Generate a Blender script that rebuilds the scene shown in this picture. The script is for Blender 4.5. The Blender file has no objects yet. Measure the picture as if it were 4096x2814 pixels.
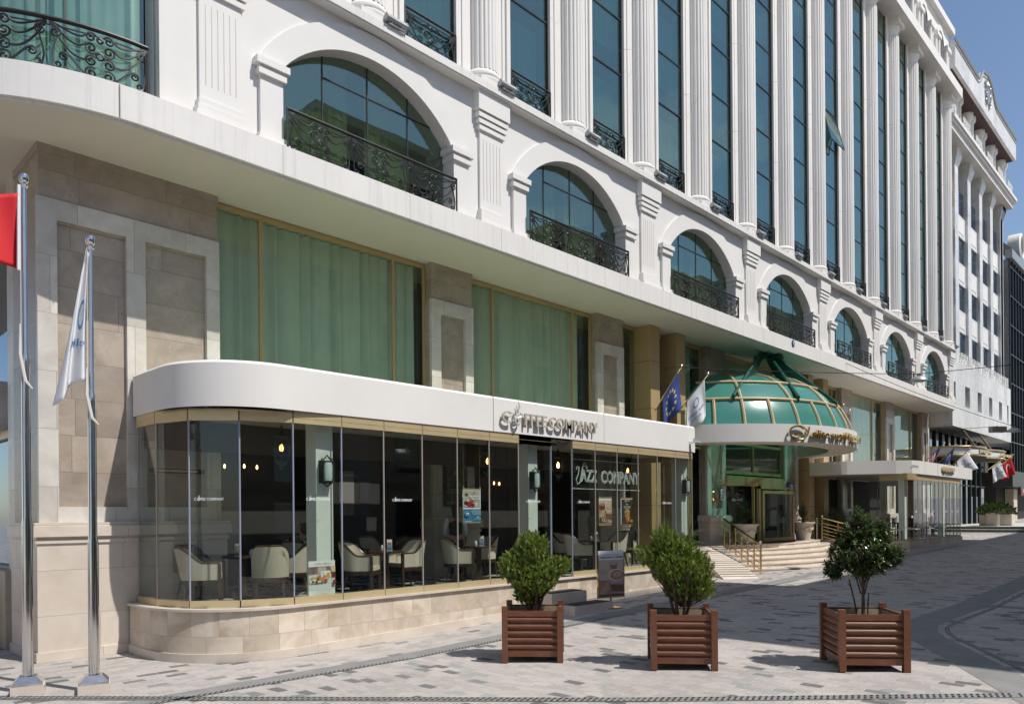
EXPO = 0.42
import bpy, bmesh, math, random
from math import sin, cos, pi, radians, sqrt, hypot, atan2, degrees
from mathutils import Vector, Matrix
random.seed(7)
SC = bpy.context.scene
COL = SC.collection
def gz(x): return 0.0 if x < 7.7 else 0.0225 * (x - 7.7)

# ---------------------------------------------------------------- materials
M = {}
def _nm(name):
    m = bpy.data.materials.new(name); m.use_nodes = True
    nt = m.node_tree; b = nt.nodes['Principled BSDF']; M[name] = m
    return m, nt, b
def nd(nt, t, **kw):
    n = nt.nodes.new(t)
    for k, v in kw.items():
        if k.startswith('i_'):
            key = k[2:]
            key = int(key) if key.isdigit() else key.replace('_', ' ')
            n.inputs[key].default_value = v
        else: setattr(n, k, v)
    return n
def L(nt, a, b): nt.links.new(a, b)
def c4(c): return (c[0], c[1], c[2], 1)
def ramp(nt, stops, interp='LINEAR'):
    r = nt.nodes.new('ShaderNodeValToRGB'); e = r.color_ramp; e.interpolation = interp
    while len(e.elements) < len(stops): e.elements.new(0.5)
    for el, (p, c) in zip(e.elements, stops): el.position = p; el.color = c4(c)
    return r
def coords(nt, kind='Object', scale=(1,1,1), rot=(0,0,0)):
    t = nt.nodes.new('ShaderNodeTexCoord'); mp = nt.nodes.new('ShaderNodeMapping')
    mp.inputs['Scale'].default_value = scale; mp.inputs['Rotation'].default_value = rot
    L(nt, t.outputs[kind], mp.inputs['Vector']); return mp.outputs['Vector']
def mixc(nt, fac, a, b, mode='MIX'):
    m = nd(nt, 'ShaderNodeMixRGB', blend_type=mode)
    for i, v in (('Fac', fac), ('Color1', a), ('Color2', b)):
        if hasattr(v, 'node'): L(nt, v, m.inputs[i])
        elif isinstance(v, tuple): m.inputs[i].default_value = c4(v)
        else: m.inputs[i].default_value = v
    return m.outputs['Color']
def noise(nt, vec, scale, detail=4, rough=.55, dist=0):
    n = nd(nt, 'ShaderNodeTexNoise', i_Scale=scale, i_Detail=detail, i_Roughness=rough, i_Distortion=dist)
    L(nt, vec, n.inputs['Vector']); return n.outputs['Fac']
def bump(nt, b, h, strength=.3, dist=.01):
    n = nd(nt, 'ShaderNodeBump', i_Strength=strength, i_Distance=dist)
    L(nt, h, n.inputs['Height']); L(nt, n.outputs['Normal'], b.inputs['Normal'])
def simple(name, col, rough=.6, metal=0., var=0., scale=4., bmp=0., bscale=60., spec=.5, stretch=(1,1,1)):
    m, nt, b = _nm(name)
    b.inputs['Roughness'].default_value = rough; b.inputs['Metallic'].default_value = metal
    b.inputs['Specular IOR Level'].default_value = spec
    b.inputs['Base Color'].default_value = c4(col)
    v = coords(nt, 'Object', stretch)
    if var:
        f = noise(nt, v, scale, 5)
        r = ramp(nt, [(.3, tuple(x*(1-var) for x in col)), (.7, tuple(min(1, x*(1+var)) for x in col))])
        L(nt, f, r.inputs[0]); L(nt, r.outputs[0], b.inputs['Base Color'])
        rr = nd(nt, 'ShaderNodeMapRange', i_3=max(.02, rough-.08), i_4=min(1, rough+.1)); L(nt, f, rr.inputs[0]); L(nt, rr.outputs[0], b.inputs['Roughness'])
    if bmp: bump(nt, b, noise(nt, v, bscale, 3), bmp, .01)
    return m
def glassy(name, tint, gloss=(1,1,1), base=.05, fres=1.0, rough=0.0, extra=None):
    m, nt, b = _nm(name); nt.nodes.remove(b)
    out = nt.nodes['Material Output']
    tr = nd(nt, 'ShaderNodeBsdfTransparent'); tr.inputs[0].default_value = c4(tint)
    gl = nd(nt, 'ShaderNodeBsdfGlossy'); gl.inputs['Color'].default_value = c4(gloss); gl.inputs['Roughness'].default_value = rough
    lw = nd(nt, 'ShaderNodeLayerWeight'); pw = nd(nt, 'ShaderNodeMath', operation='POWER'); pw.inputs[1].default_value = 4.6; L(nt, lw.outputs['Facing'], pw.inputs[0])
    ma = nd(nt, 'ShaderNodeMath', operation='MULTIPLY_ADD', use_clamp=True); ma.inputs[1].default_value = fres; ma.inputs[2].default_value = base
    L(nt, pw.outputs[0], ma.inputs[0])
    if rough == 0:   # slightly uneven panes, as real sheets are
        nz = noise(nt, coords(nt), .9, 1)
        bp = nd(nt, 'ShaderNodeBump', i_Strength=.05, i_Distance=.05); L(nt, nz, bp.inputs['Height']); L(nt, bp.outputs[0], gl.inputs['Normal'])
    first = tr.outputs[0]
    if extra:
        df = nd(nt, 'ShaderNodeBsdfDiffuse'); df.inputs[0].default_value = c4(extra[0])
        mx0 = nd(nt, 'ShaderNodeMixShader'); mx0.inputs[0].default_value = extra[1]
        L(nt, tr.outputs[0], mx0.inputs[1]); L(nt, df.outputs[0], mx0.inputs[2]); first = mx0.outputs[0]
    mx = nd(nt, 'ShaderNodeMixShader'); L(nt, ma.outputs[0], mx.inputs[0]); L(nt, first, mx.inputs[1]); L(nt, gl.outputs[0], mx.inputs[2])
    L(nt, mx.outputs[0], out.inputs[0]); return m
def emit(name, col, s):
    m, nt, b = _nm(name); b.inputs['Emission Color'].default_value = c4(col); b.inputs['Emission Strength'].default_value = s
    b.inputs['Base Color'].default_value = c4(col); return m
def marble(name, c1, c2, vein, tile=(1.2, .62), axis='xz', veins=.5, rough=.32, kind='Object', joint=.8):
    m, nt, b = _nm(name); b.inputs['Roughness'].default_value = rough
    t = nt.nodes.new('ShaderNodeTexCoord'); sp = nt.nodes.new('ShaderNodeSeparateXYZ'); cb = nt.nodes.new('ShaderNodeCombineXYZ')
    L(nt, t.outputs[kind], sp.inputs[0])
    if kind == 'UV': vec = t.outputs['UV']
    else:
        ad = nd(nt, 'ShaderNodeMath', operation='ADD'); L(nt, sp.outputs[0], ad.inputs[0]); L(nt, sp.outputs[1], ad.inputs[1])
        L(nt, ad.outputs[0], cb.inputs[0]); L(nt, sp.outputs[2], cb.inputs[1]); vec = cb.outputs[0]
    br = nd(nt, 'ShaderNodeTexBrick', i_Color1=(0,0,0,1), i_Color2=(1,1,1,1), i_Mortar=(.5,.5,.5,1), i_Scale=1.0)
    br.inputs['Mortar Size'].default_value = .004; br.inputs['Brick Width'].default_value = tile[0]; br.inputs['Row Height'].default_value = tile[1]
    br.inputs['Bias'].default_value = 0; br.offset = .37; br.squash_frequency = 3; br.squash = 1.25
    L(nt, vec, br.inputs['Vector'])
    # every slab gets its own patch of stone
    off = nd(nt, 'ShaderNodeVectorMath', operation='SCALE'); off.inputs['Scale'].default_value = 9.0; L(nt, br.outputs['Color'], off.inputs[0])
    v2 = nd(nt, 'ShaderNodeVectorMath', operation='ADD'); L(nt, t.outputs['Object'], v2.inputs[0]); L(nt, off.outputs[0], v2.inputs[1])
    f = noise(nt, v2.outputs[0], 1.7, 7, .6, .6)
    r = ramp(nt, [(.34, c1), (.68, c2)]); L(nt, f, r.inputs[0])
    w = nd(nt, 'ShaderNodeTexVoronoi', feature='DISTANCE_TO_EDGE', i_Scale=1.6)
    dv = nd(nt, 'ShaderNodeTexNoise', i_Scale=2.5, i_Detail=5); L(nt, v2.outputs[0], dv.inputs['Vector'])
    dm = nd(nt, 'ShaderNodeVectorMath', operation='SCALE'); dm.inputs['Scale'].default_value = .9; L(nt, dv.outputs['Color'], dm.inputs[0])
    da = nd(nt, 'ShaderNodeVectorMath', operation='ADD'); L(nt, v2.outputs[0], da.inputs[0]); L(nt, dm.outputs[0], da.inputs[1]); L(nt, da.outputs[0], w.inputs['Vector'])
    wr = ramp(nt, [(0, (veins*.55,)*3), (.012, (veins*.2,)*3), (.035, (0,0,0))]); L(nt, w.outputs['Distance'], wr.inputs[0])
    msk = nd(nt, 'ShaderNodeMath', operation='MULTIPLY'); L(nt, wr.outputs[0], msk.inputs[0]); L(nt, noise(nt, v2.outputs[0], 1.1, 2), msk.inputs[1])
    c = mixc(nt, msk.outputs[0], r.outputs[0], vein)
    tr = ramp(nt, [(0, (.86,)*3), (1, (1.08,)*3)]); L(nt, br.outputs['Color'], tr.inputs[0])
    c = mixc(nt, 1.0, c, tr.outputs[0], 'MULTIPLY')
    jf = nd(nt, 'ShaderNodeMath', operation='MULTIPLY'); jf.inputs[1].default_value = joint; L(nt, br.outputs['Fac'], jf.inputs[0])
    c = mixc(nt, jf.outputs[0], c, tuple(x*.45 for x in c1))
    L(nt, c, b.inputs['Base Color'])
    inv = nd(nt, 'ShaderNodeMath', operation='SUBTRACT'); inv.inputs[0].default_value = 1; L(nt, br.outputs['Fac'], inv.inputs[1])
    bump(nt, b, inv.outputs[0], .35, .004)
    return m
def plaster(name, col, dirt=.0, streak=.0, rough=.75):
    m, nt, b = _nm(name); b.inputs['Roughness'].default_value = rough; b.inputs['Specular IOR Level'].default_value = .25
    v = coords(nt)
    f = noise(nt, v, .55, 6, .62); r = ramp(nt, [(.3, tuple(x*.93 for x in col)), (.7, col)]); L(nt, f, r.inputs[0]); c = r.outputs[0]
    if streak:
        t = coords(nt, 'Object', (9, 9, .25)); s = noise(nt, t, 1.0, 5, .7); sr = ramp(nt, [(.52, (0,0,0)), (.78, (streak,)*3)]); L(nt, s, sr.inputs[0])
        c = mixc(nt, sr.outputs[0], c, (.30, .28, .25))
    if dirt:
        s = noise(nt, v, 2.3, 8, .7); sr = ramp(nt, [(.5, (0,0,0)), (.8, (dirt,)*3)]); L(nt, s, sr.inputs[0]); c = mixc(nt, sr.outputs[0], c, (.34, .30, .25))
    L(nt, c, b.inputs['Base Color']); bump(nt, b, noise(nt, v, 90, 3), .12, .003); return m

plaster('white_render', (.74,.725,.70)); plaster('band_render', (.73,.715,.69), dirt=.10, streak=.34)
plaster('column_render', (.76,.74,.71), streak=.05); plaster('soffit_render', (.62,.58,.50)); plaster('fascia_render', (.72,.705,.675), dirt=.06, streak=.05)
marble('brown_marble', (.30,.25,.20), (.42,.355,.295), (.60,.53,.45), (1.5, .62), veins=.75)
marble('pale_marble', (.50,.46,.41), (.66,.63,.58), (.70,.64,.58), (.9, .95), veins=.4)
marble('base_marble', (.58,.50,.42), (.68,.61,.53), (.74,.68,.60), (4.0, .74), veins=.45)
marble('travertine', (.46,.37,.27), (.70,.62,.52), (.74,.70,.63), (.46, .41), veins=.25, rough=.5, kind='UV', joint=.5)
marble('step_stone', (.60,.52,.44), (.70,.63,.55), (.74,.68,.62), (.45, 2.0), veins=.15, rough=.45)
marble('cladding_marble', (.60,.59,.57), (.74,.735,.72), (.45,.44,.43), (1.1, 1.3), veins=.45, rough=.4)
simple('gold_metal', (.60,.42,.18), .30, .85, .05, 3); simple('gold_paint', (.47,.34,.17), .45, .25, .06, 1.2, stretch=(1,1,.1)); simple('gold_rail', (.62,.50,.29), .38, .45, .05, 2)
simple('polished_brass', (.83,.62,.28), .16, 1.0); simple('chrome', (.62,.61,.60), .10, 1.0, .05, 9); simple('steel', (.42,.42,.41), .35, .8, .1, 12)
simple('black_iron', (.018,.018,.019), .45, .2, .2, 14); simple('grey_iron', (.05,.05,.052), .5, .2, .2, 14)
simple('lamp_grey', (.36,.37,.38), .4, .5, .08, 8); simple('white_paint', (.74,.745,.73), .45, 0, .03, 3); simple('post_paint', (.66,.69,.66), .5, 0, .04, 2)
simple('dark_frame', (.03,.035,.035), .4); simple('blue_frame', (.32,.36,.46), .35, .3); simple('joint_strip', (.42,.37,.32), .4, .3)
simple('dark_wood', (.055,.030,.018), .32, 0, .35, 6, stretch=(1,1,6)); simple('cream_fabric', (.56,.49,.41), .85, 0, .06, 30, .3, 250); simple('grey_or_shaded_fabric', (.20,.185,.175), .85, 0, .06, 30, .3, 250)
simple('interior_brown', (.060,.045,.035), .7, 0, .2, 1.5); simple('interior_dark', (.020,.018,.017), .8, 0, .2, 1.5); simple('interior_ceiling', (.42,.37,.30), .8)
simple('green_bounce_roof', (.52,.62,.42), .8, 0, .06, 1.0); simple('curtain_white', (.70,.71,.68), .9, 0, .05, 2); simple('curtain_teal', (.50,.60,.52), .9, 0, .08, 1.5)
simple('green_steel', (.010,.075,.048), .3, .3, .15, 6); simple('mat_black', (.03,.03,.033), .9, 0, .2, 20)
simple('soil', (.10,.07,.045), .95, 0, .3, 25, .6, 60); simple('planter_liner', (.36,.29,.20), .9, 0, .2, 8); simple('bark', (.085,.055,.04), .9, 0, .3, 30, .6, 80); simple('urn_stone', (.52,.46,.38), .75, 0, .1, 8, .2, 40)
simple('skin', (.50,.29,.20), .55); simple('hair_dark', (.022,.012,.010), .5); simple('hair_red', (.10,.040,.025), .5); simple('vest_black', (.014,.018,.020), .8); simple('shirt_white', (.66,.68,.74), .8); simple('trousers_dark', (.018,.022,.030), .8)
simple('flag_red', (.56,.012,.018), .75); simple('flag_white', (.72,.73,.76), .75); simple('flag_blue', (.022,.055,.24), .75); simple('star_yellow', (.72,.58,.14), .7); simple('logo_blue', (.10,.27,.52), .7); simple('paper_white', (.76,.78,.80), .6)
simple('plate_blue', (.02,.05,.16), .4); simple('rope', (.62,.60,.56), .9); simple('green_marble', (.050,.080,.068), .3, 0, .3, 5); simple('kerb_stone', (.50,.49,.46), .7, 0, .1, 6); simple('asphalt_band', (.205,.205,.20), .85, 0, .12, 3, .3, 120)
simple('grate_steel', (.30,.30,.295), .5, .4, .15, 20); simple('hole_black', (.012,.012,.012), .9); simple('maroon_soffit', (.060,.022,.025), .6, 0, .1, 2); simple('beige_wall', (.58,.49,.37), .8, 0, .05, 2); simple('slate_green', (.022,.036,.030), .7, 0, .2, 5)
simple('bulb_glass', (.55,.52,.42), .3); emit('bulb_warm', (1.0,.52,.18), 9); emit('bulb_dim', (1.0,.50,.16), 4); emit('neon_red', (1,.03,.08), 2.5)
simple('frost_glass', (.50,.60,.60), .25); simple('verdigris', (.030,.045,.042), .5, .4, .3, 20)
simple('neon_tube', (.72,.76,.76), .25); simple('letter_face', (.62,.61,.58), .35, .4); simple('letter_side', (.50,.40,.26), .4, .4); simple('decal_white', (.66,.72,.72), .6)
glassy('shop_glass', (.90,.93,.90), (.95,.97,1), .035, .95); glassy('teal_glass', (.56,.71,.65), (.68,.84,.80), .22, 1.0); glassy('green_window', (.86,.925,.87), (.85,.95,.92), .06, .9)
glassy('arch_glass', (.62,.68,.56), (.66,.86,.80), .22, 1.0); glassy('dome_glass', (.10,.56,.40), (.86,.95,.95), .06, 1.0, .20, ((.10,.40,.34), .45)); glassy('plain_glass', (.85,.90,.88), (1,1,1), .06, 1.0); glassy('sign_acrylic', (.95,.96,.95), (1,1,1), .03, .6)
glassy('curtain_glass', (.06,.09,.13), (.62,.70,.80), .35, 1.0)
# ribbon wood
def _wood():
    m, nt, b = _nm('stained_wood'); b.inputs['Roughness'].default_value = .42
    v = coords(nt, 'Object', (1, 1, 1)); g = noise(nt, coords(nt, 'Object', (1.5, 1.5, 28)), 3.0, 6, .6); r = ramp(nt, [(.25, (.085,.028,.013)), (.5, (.165,.058,.027)), (.78, (.235,.092,.043))]); L(nt, g, r.inputs[0])
    w = noise(nt, v, 3.2, 5, .65); wr = ramp(nt, [(.5, (0,0,0)), (.85, (.30,)*3)]); L(nt, w, wr.inputs[0])
    c = mixc(nt, wr.outputs[0], r.outputs[0], (.25,.17,.125)); L(nt, c, b.inputs['Base Color']); bump(nt, b, g, .25, .004)
_wood()
def _leaf(name, c1, c2, c3, rough=.45, trans=.3):
    m, nt, b = _nm(name); b.inputs['Roughness'].default_value = rough
    oi = nd(nt, 'ShaderNodeNewGeometry'); r = ramp(nt, [(0, c1), (.55, c2), (1, c3)]); L(nt, oi.outputs['Random Per Island'], r.inputs[0]); L(nt, r.outputs[0], b.inputs['Base Color'])
    tl = nd(nt, 'ShaderNodeBsdfTranslucent'); L(nt, r.outputs[0], tl.inputs[0]); mx = nd(nt, 'ShaderNodeMixShader'); mx.inputs[0].default_value = trans
    L(nt, b.outputs[0], mx.inputs[1]); L(nt, tl.outputs[0], mx.inputs[2]); L(nt, mx.outputs[0], nt.nodes['Material Output'].inputs[0])
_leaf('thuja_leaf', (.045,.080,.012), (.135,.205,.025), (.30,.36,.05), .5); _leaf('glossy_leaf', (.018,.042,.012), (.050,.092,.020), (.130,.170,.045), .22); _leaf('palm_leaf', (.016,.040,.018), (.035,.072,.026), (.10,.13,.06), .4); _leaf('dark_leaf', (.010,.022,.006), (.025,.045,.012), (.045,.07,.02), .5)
def _paving():
    m, nt, b = _nm('stone_pavers'); b.inputs['Roughness'].default_value = .82
    t = nt.nodes.new('ShaderNodeTexCoord'); sp = nt.nodes.new('ShaderNodeSeparateXYZ'); L(nt, t.outputs['Object'], sp.inputs[0])
    def layer(a, bb, w, h):
        cb = nt.nodes.new('ShaderNodeCombineXYZ'); L(nt, a, cb.inputs[0]); L(nt, bb, cb.inputs[1])
        br = nd(nt, 'ShaderNodeTexBrick', i_Color1=(0,0,0,1), i_Color2=(1,1,1,1), i_Scale=1.0); br.inputs['Mortar Size'].default_value = .006; br.inputs['Mortar Smooth'].default_value = .3
        br.inputs['Brick Width'].default_value = w; br.inputs['Row Height'].default_value = h; br.inputs['Bias'].default_value = 0; br.offset = .5; L(nt, cb.outputs[0], br.inputs['Vector']); return br
    A = layer(sp.outputs[1], sp.outputs[0], .30, .165); B = layer(sp.outputs[0], sp.outputs[1], .30, .165)
    ln = nd(nt, 'ShaderNodeMath', operation='GREATER_THAN'); ln.inputs[1].default_value = 9.75; L(nt, sp.outputs[1], ln.inputs[0])
    rnd = mixc(nt, ln.outputs[0], A.outputs['Color'], B.outputs['Color']); mort = nd(nt, 'ShaderNodeMix'); L(nt, ln.outputs[0], mort.inputs[0]); L(nt, A.outputs['Fac'], mort.inputs[2]); L(nt, B.outputs['Fac'], mort.inputs[3])
    r = ramp(nt, [(0, (.335,.31,.288)), (.30, (.385,.355,.333)), (.62, (.42,.388,.365)), (.80, (.355,.335,.318)), (.865, (.30,.31,.29)), (.93, (.155,.15,.145)), (1, (.12,.115,.11))])
    L(nt, rnd, r.inputs[0]); v = t.outputs['Object']
    n1 = noise(nt, v, 30, 6, .65); nr = ramp(nt, [(.25, (.86,)*3), (.75, (1.10,)*3)]); L(nt, n1, nr.inputs[0]); c = mixc(nt, 1.0, r.outputs[0], nr.outputs[0], 'MULTIPLY')
    n2 = noise(nt, v, .45, 6, .6); nr2 = ramp(nt, [(.3, (.86,.855,.85)), (.7, (1.07,1.06,1.05))]); L(nt, n2, nr2.inputs[0]); c = mixc(nt, 1.0, c, nr2.outputs[0], 'MULTIPLY')
    n3 = noise(nt, v, 6, 2, .5); jr = ramp(nt, [(.42, (.20,.185,.175)), (.62, (.52,.50,.47))]); L(nt, n3, jr.inputs[0])
    mf = nd(nt, 'ShaderNodeMath', operation='MULTIPLY'); mf.inputs[1].default_value = .85; L(nt, mort.outputs[0], mf.inputs[0])
    c = mixc(nt, mf.outputs[0], c, jr.outputs[0])
    s = noise(nt, v, 11, 3, .7); sr = ramp(nt, [(.70, (0,0,0)), (.78, (.45,)*3)]); L(nt, s, sr.inputs[0]); c = mixc(nt, sr.outputs[0], c, (.23,.21,.20))
    L(nt, c, b.inputs['Base Color'])
    h = nd(nt, 'ShaderNodeMath', operation='MULTIPLY_ADD'); h.inputs[1].default_value = -1.0; L(nt, mort.outputs[0], h.inputs[0]); L(nt, n1, h.inputs[2]); bump(nt, b, h.outputs[0], .35, .006)
_paving()
def _checker():
    m, nt, b = _nm('checker_floor'); b.inputs['Roughness'].default_value = .18
    ch = nd(nt, 'ShaderNodeTexChecker', i_Color1=(.035,.04,.038,1), i_Color2=(.50,.52,.47,1), i_Scale=2.1); L(nt, coords(nt, 'Object', (1,1,1), (0,0,radians(45))), ch.inputs[0]); L(nt, ch.outputs[0], b.inputs[0])
_checker()
def _dress():
    m, nt, b = _nm('patterned_dress'); b.inputs['Roughness'].default_value = .8
    w = nd(nt, 'ShaderNodeTexVoronoi', feature='DISTANCE_TO_EDGE', i_Scale=11); L(nt, coords(nt), w.inputs['Vector']); r = ramp(nt, [(.04, (.62,.60,.57)), (.09, (.015,.015,.017))]); L(nt, w.outputs[0], r.inputs[0]); L(nt, r.outputs[0], b.inputs[0])
_dress()
def _mosaic():
    m, nt, b = _nm('photo_mosaic'); b.inputs['Roughness'].default_value = .4
    ch = nd(nt, 'ShaderNodeTexBrick', i_Color1=(.02,.025,.02,1), i_Color2=(.16,.19,.15,1), i_Mortar=(.02,.02,.015,1), i_Scale=1.0); ch.offset = 0; ch.inputs['Brick Width'].default_value = .11; ch.inputs['Row Height'].default_value = .15; ch.inputs['Mortar Size'].default_value = .008
    v = coords(nt, 'Object', (1,1,1), (radians(90),0,0)); L(nt, v, ch.inputs[0]); n = noise(nt, v, 22, 3); r = ramp(nt, [(.4, (.5,)*3), (.6, (1.4,)*3)]); L(nt, n, r.inputs[0]); L(nt, mixc(nt, 1.0, ch.outputs[0], r.outputs[0], 'MULTIPLY'), b.inputs[0])
_mosaic()
_FL = {}
def flat(col, rough=.55):
    k = tuple(round(x, 3) for x in col)
    if k not in _FL: _FL[k] = simple('print_colour_%d' % len(_FL), col, rough).name
    return _FL[k]

# ---------------------------------------------------------------- mesh builder
class MB:
    def __init__(s): s.v = []; s.f = []; s.fm = []; s.sm = []; s.uv = {}; s.T = Matrix()
    def add(s, vs, fs, m=None, smooth=False, uv=None):
        o = len(s.v); T = s.T
        s.v += [tuple(T @ Vector(p)) for p in vs]
        for i, f in enumerate(fs):
            if uv: s.uv[len(s.f)] = [uv[j] for j in f]
            s.f.append([j + o for j in f]); s.fm.append(m); s.sm.append(smooth)
        return s
    def box(s, x0, x1, y0, y1, z0, z1, m=None):
        vs = [(x, y, z) for z in (z0, z1) for y in (y0, y1) for x in (x0, x1)]
        return s.add(vs, [(0,2,3,1), (4,5,7,6), (0,1,5,4), (2,6,7,3), (0,4,6,2), (1,3,7,5)], m)
    def frustum(s, a, b, m=None):   # two rectangles (x0,x1,y0,y1,z)
        vs = [(x, y, r[4]) for r in (a, b) for (x, y) in ((r[0], r[2]), (r[1], r[2]), (r[1], r[3]), (r[0], r[3]))]
        return s.add(vs, [(3,2,1,0), (4,5,6,7)] + [(i, (i+1) % 4, 4 + (i+1) % 4, 4 + i) for i in range(4)], m)
    def tube(s, path, r, n=8, m=None, caps=True, smooth=True, closed=False):
        P = [Vector(p) for p in path]; k = len(P); R = r if isinstance(r, (list, tuple)) else [r]*k
        vs = []; prev = None
        for i, p in enumerate(P):
            if closed: t = P[(i+1) % k] - P[(i-1) % k]
            else: t = P[min(i+1, k-1)] - P[max(i-1, 0)]
            t = t.normalized() if t.length > 1e-9 else Vector((0,0,1))
            if prev is None: a = t.orthogonal().normalized()
            else:
                a = prev - t*prev.dot(t)
                a = a.normalized() if a.length > 1e-6 else t.orthogonal().normalized()
            prev = a; b = t.cross(a)
            vs += [tuple(p + (a*cos(2*pi*j/n) + b*sin(2*pi*j/n))*R[i]) for j in range(n)]
        fs = [(i*n+j, i*n+(j+1) % n, (i+1)*n+(j+1) % n, (i+1)*n+j) for i in range(k-1) for j in range(n)]
        if closed: fs += [((k-1)*n+j, (k-1)*n+(j+1) % n, (j+1) % n, j) for j in range(n)]
        elif caps: fs += [tuple(range(n))[::-1], tuple(range((k-1)*n, k*n))]
        return s.add(vs, fs, m, smooth)
    def lathe(s, prof, c=(0,0), n=24, m=None, smooth=True, a0=0, a1=2*pi):
        full = abs(a1-a0-2*pi) < 1e-6; k = n if full else n+1
        vs = [(c[0]+r*cos(a0+(a1-a0)*j/n), c[1]+r*sin(a0+(a1-a0)*j/n), z) for r, z in prof for j in range(k)]
        fs = [(i*k+j, i*k+(j+1) % k, (i+1)*k+(j+1) % k, (i+1)*k+j) for i in range(len(prof)-1) for j in range(n)]
        if full and prof[0][0] > 1e-4: fs.append(tuple(range(k))[::-1])
        if full and prof[-1][0] > 1e-4: fs.append(tuple(range((len(prof)-1)*k, len(prof)*k)))
        return s.add(vs, fs, m, smooth)
    def prism(s, poly, d0, d1, ax='y', m=None, smooth=False):   # polygon in the plane normal to ax, extruded from d0 to d1
        def P(a, b, d): return (a, d, b) if ax == 'y' else ((d, a, b) if ax == 'x' else (a, b, d))
        n = len(poly); vs = [P(a, b, d0) for a, b in poly] + [P(a, b, d1) for a, b in poly]
        s.add(vs, [tuple(range(n)), tuple(range(n, 2*n))[::-1]], m)
        return s.add(vs, [(i, i+n, (i+1) % n + n, (i+1) % n) for i in range(n)], m, smooth)
    def sheet(s, rows, m=None, smooth=True, uv=None):
        n = len(rows[0]); vs = [p for r in rows for p in r]
        fs = [(i*n+j, i*n+j+1, (i+1)*n+j+1, (i+1)*n+j) for i in range(len(rows)-1) for j in range(n-1)]
        return s.add(vs, fs, m, smooth, [q for r in uv for q in r] if uv else None)
    def band(s, path, z0, z1, m=None, thick=0, smooth=True, side=1):  # vertical wall along a plan path, optional thickness
        d = [0]
        for a, b in zip(path, path[1:]): d.append(d[-1] + hypot(b[0]-a[0], b[1]-a[1]))
        s.sheet([[(x, y, z0) for x, y in path], [(x, y, z1) for x, y in path]], m, smooth, [[(q, z0) for q in d], [(q, z1) for q in d]])
        if thick:
            inn = offset(path, thick*side)
            s.sheet([[(x, y, z0) for x, y in inn], [(x, y, z1) for x, y in inn]], m, smooth)
            for z in (z0, z1): s.sheet([[(x, y, z) for x, y in path], [(x, y, z) for x, y in inn]], m, False, [[(q, z) for q in d], [(q, z+thick) for q in d]])
            for e in (0, -1): s.add([(*path[e], z0), (*inn[e], z0), (*inn[e], z1), (*path[e], z1)], [(0,1,2,3)], m)
        return s
    def disc(s, c, r, n=16, m=None, rz=None, y=0):   # flat ellipse facing -Y
        rz = rz or r
        return s.add([(c[0]+r*cos(2*pi*i/n), y, c[1]+rz*sin(2*pi*i/n)) for i in range(n)], [tuple(range(n))], m)
    def quad(s, x0, x1, z0, z1, y=0, m=None): return s.add([(x0,y,z0), (x1,y,z0), (x1,y,z1), (x0,y,z1)], [(0,1,2,3)], m)
    def build(s, name, mat, parent=None, loc=None):
        me = bpy.data.meshes.new(name); me.from_pydata(s.v, [], s.f)
        names = []
        for q in s.fm:
            q = q or mat
            if q not in names: names.append(q)
        for q in names: me.materials.append(M[q])
        if len(names) > 1: me.polygons.foreach_set('material_index', [names.index(q or mat) for q in s.fm])
        me.polygons.foreach_set('use_smooth', s.sm)
        if s.uv:
            ul = me.uv_layers.new(name='UVMap')
            for i, q in s.uv.items():
                p = me.polygons[i]
                for k, li in enumerate(p.loop_indices): ul.data[li].uv = q[k]
        me.validate(); me.update()
        if any(s.sm):
            try: me.set_sharp_from_angle(angle=radians(38))
            except Exception: pass
        o = bpy.data.objects.new(name, me); COL.objects.link(o)
        if loc: o.location = loc
        if parent is not None: adopt(o, parent)
        return o
def wmat(o):
    m = Matrix.LocRotScale(o.location, o.rotation_euler, o.scale)
    if o.parent: m = wmat(o.parent) @ o.matrix_parent_inverse @ m
    return m
def adopt(o, parent, local=False):
    o.parent = parent
    if not local: o.matrix_parent_inverse = wmat(parent).inverted()
    return o
def offset(path, d):
    out = []
    for i, (x, y) in enumerate(path):
        a = path[max(i-1, 0)]; b = path[min(i+1, len(path)-1)]
        tx, ty = b[0]-a[0], b[1]-a[1]; l = hypot(tx, ty) or 1
        out.append((x - ty/l*d, y + tx/l*d))
    return out
def tag(o, label=None, cat=None, group=None, kind=None):
    if label: o['label'] = label
    if cat: o['category'] = cat
    if group: o['group'] = group
    if kind: o['kind'] = kind
    return o
def thing(name, label, cat, loc=(0,0,0), rz=0, group=None):
    o = bpy.data.objects.new(name, None); COL.objects.link(o); o.location = loc; o.rotation_euler = (0, 0, rz); o.empty_display_size = .2
    return tag(o, label, cat, group)
def part(mb, name, mat, parent, local=True):
    o = mb.build(name, mat); adopt(o, parent, local); return o
def dup(o, parent=None, **kw):
    c = o.copy(); COL.objects.link(c)
    if parent is not None: c.parent = parent
    for ch in list(o.children): dup(ch, c)
    for k, v in kw.items():
        if k in ('location', 'rotation_euler', 'scale'): setattr(c, k, v)
        elif v: c[k] = v
    return c
_TX = {}
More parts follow.
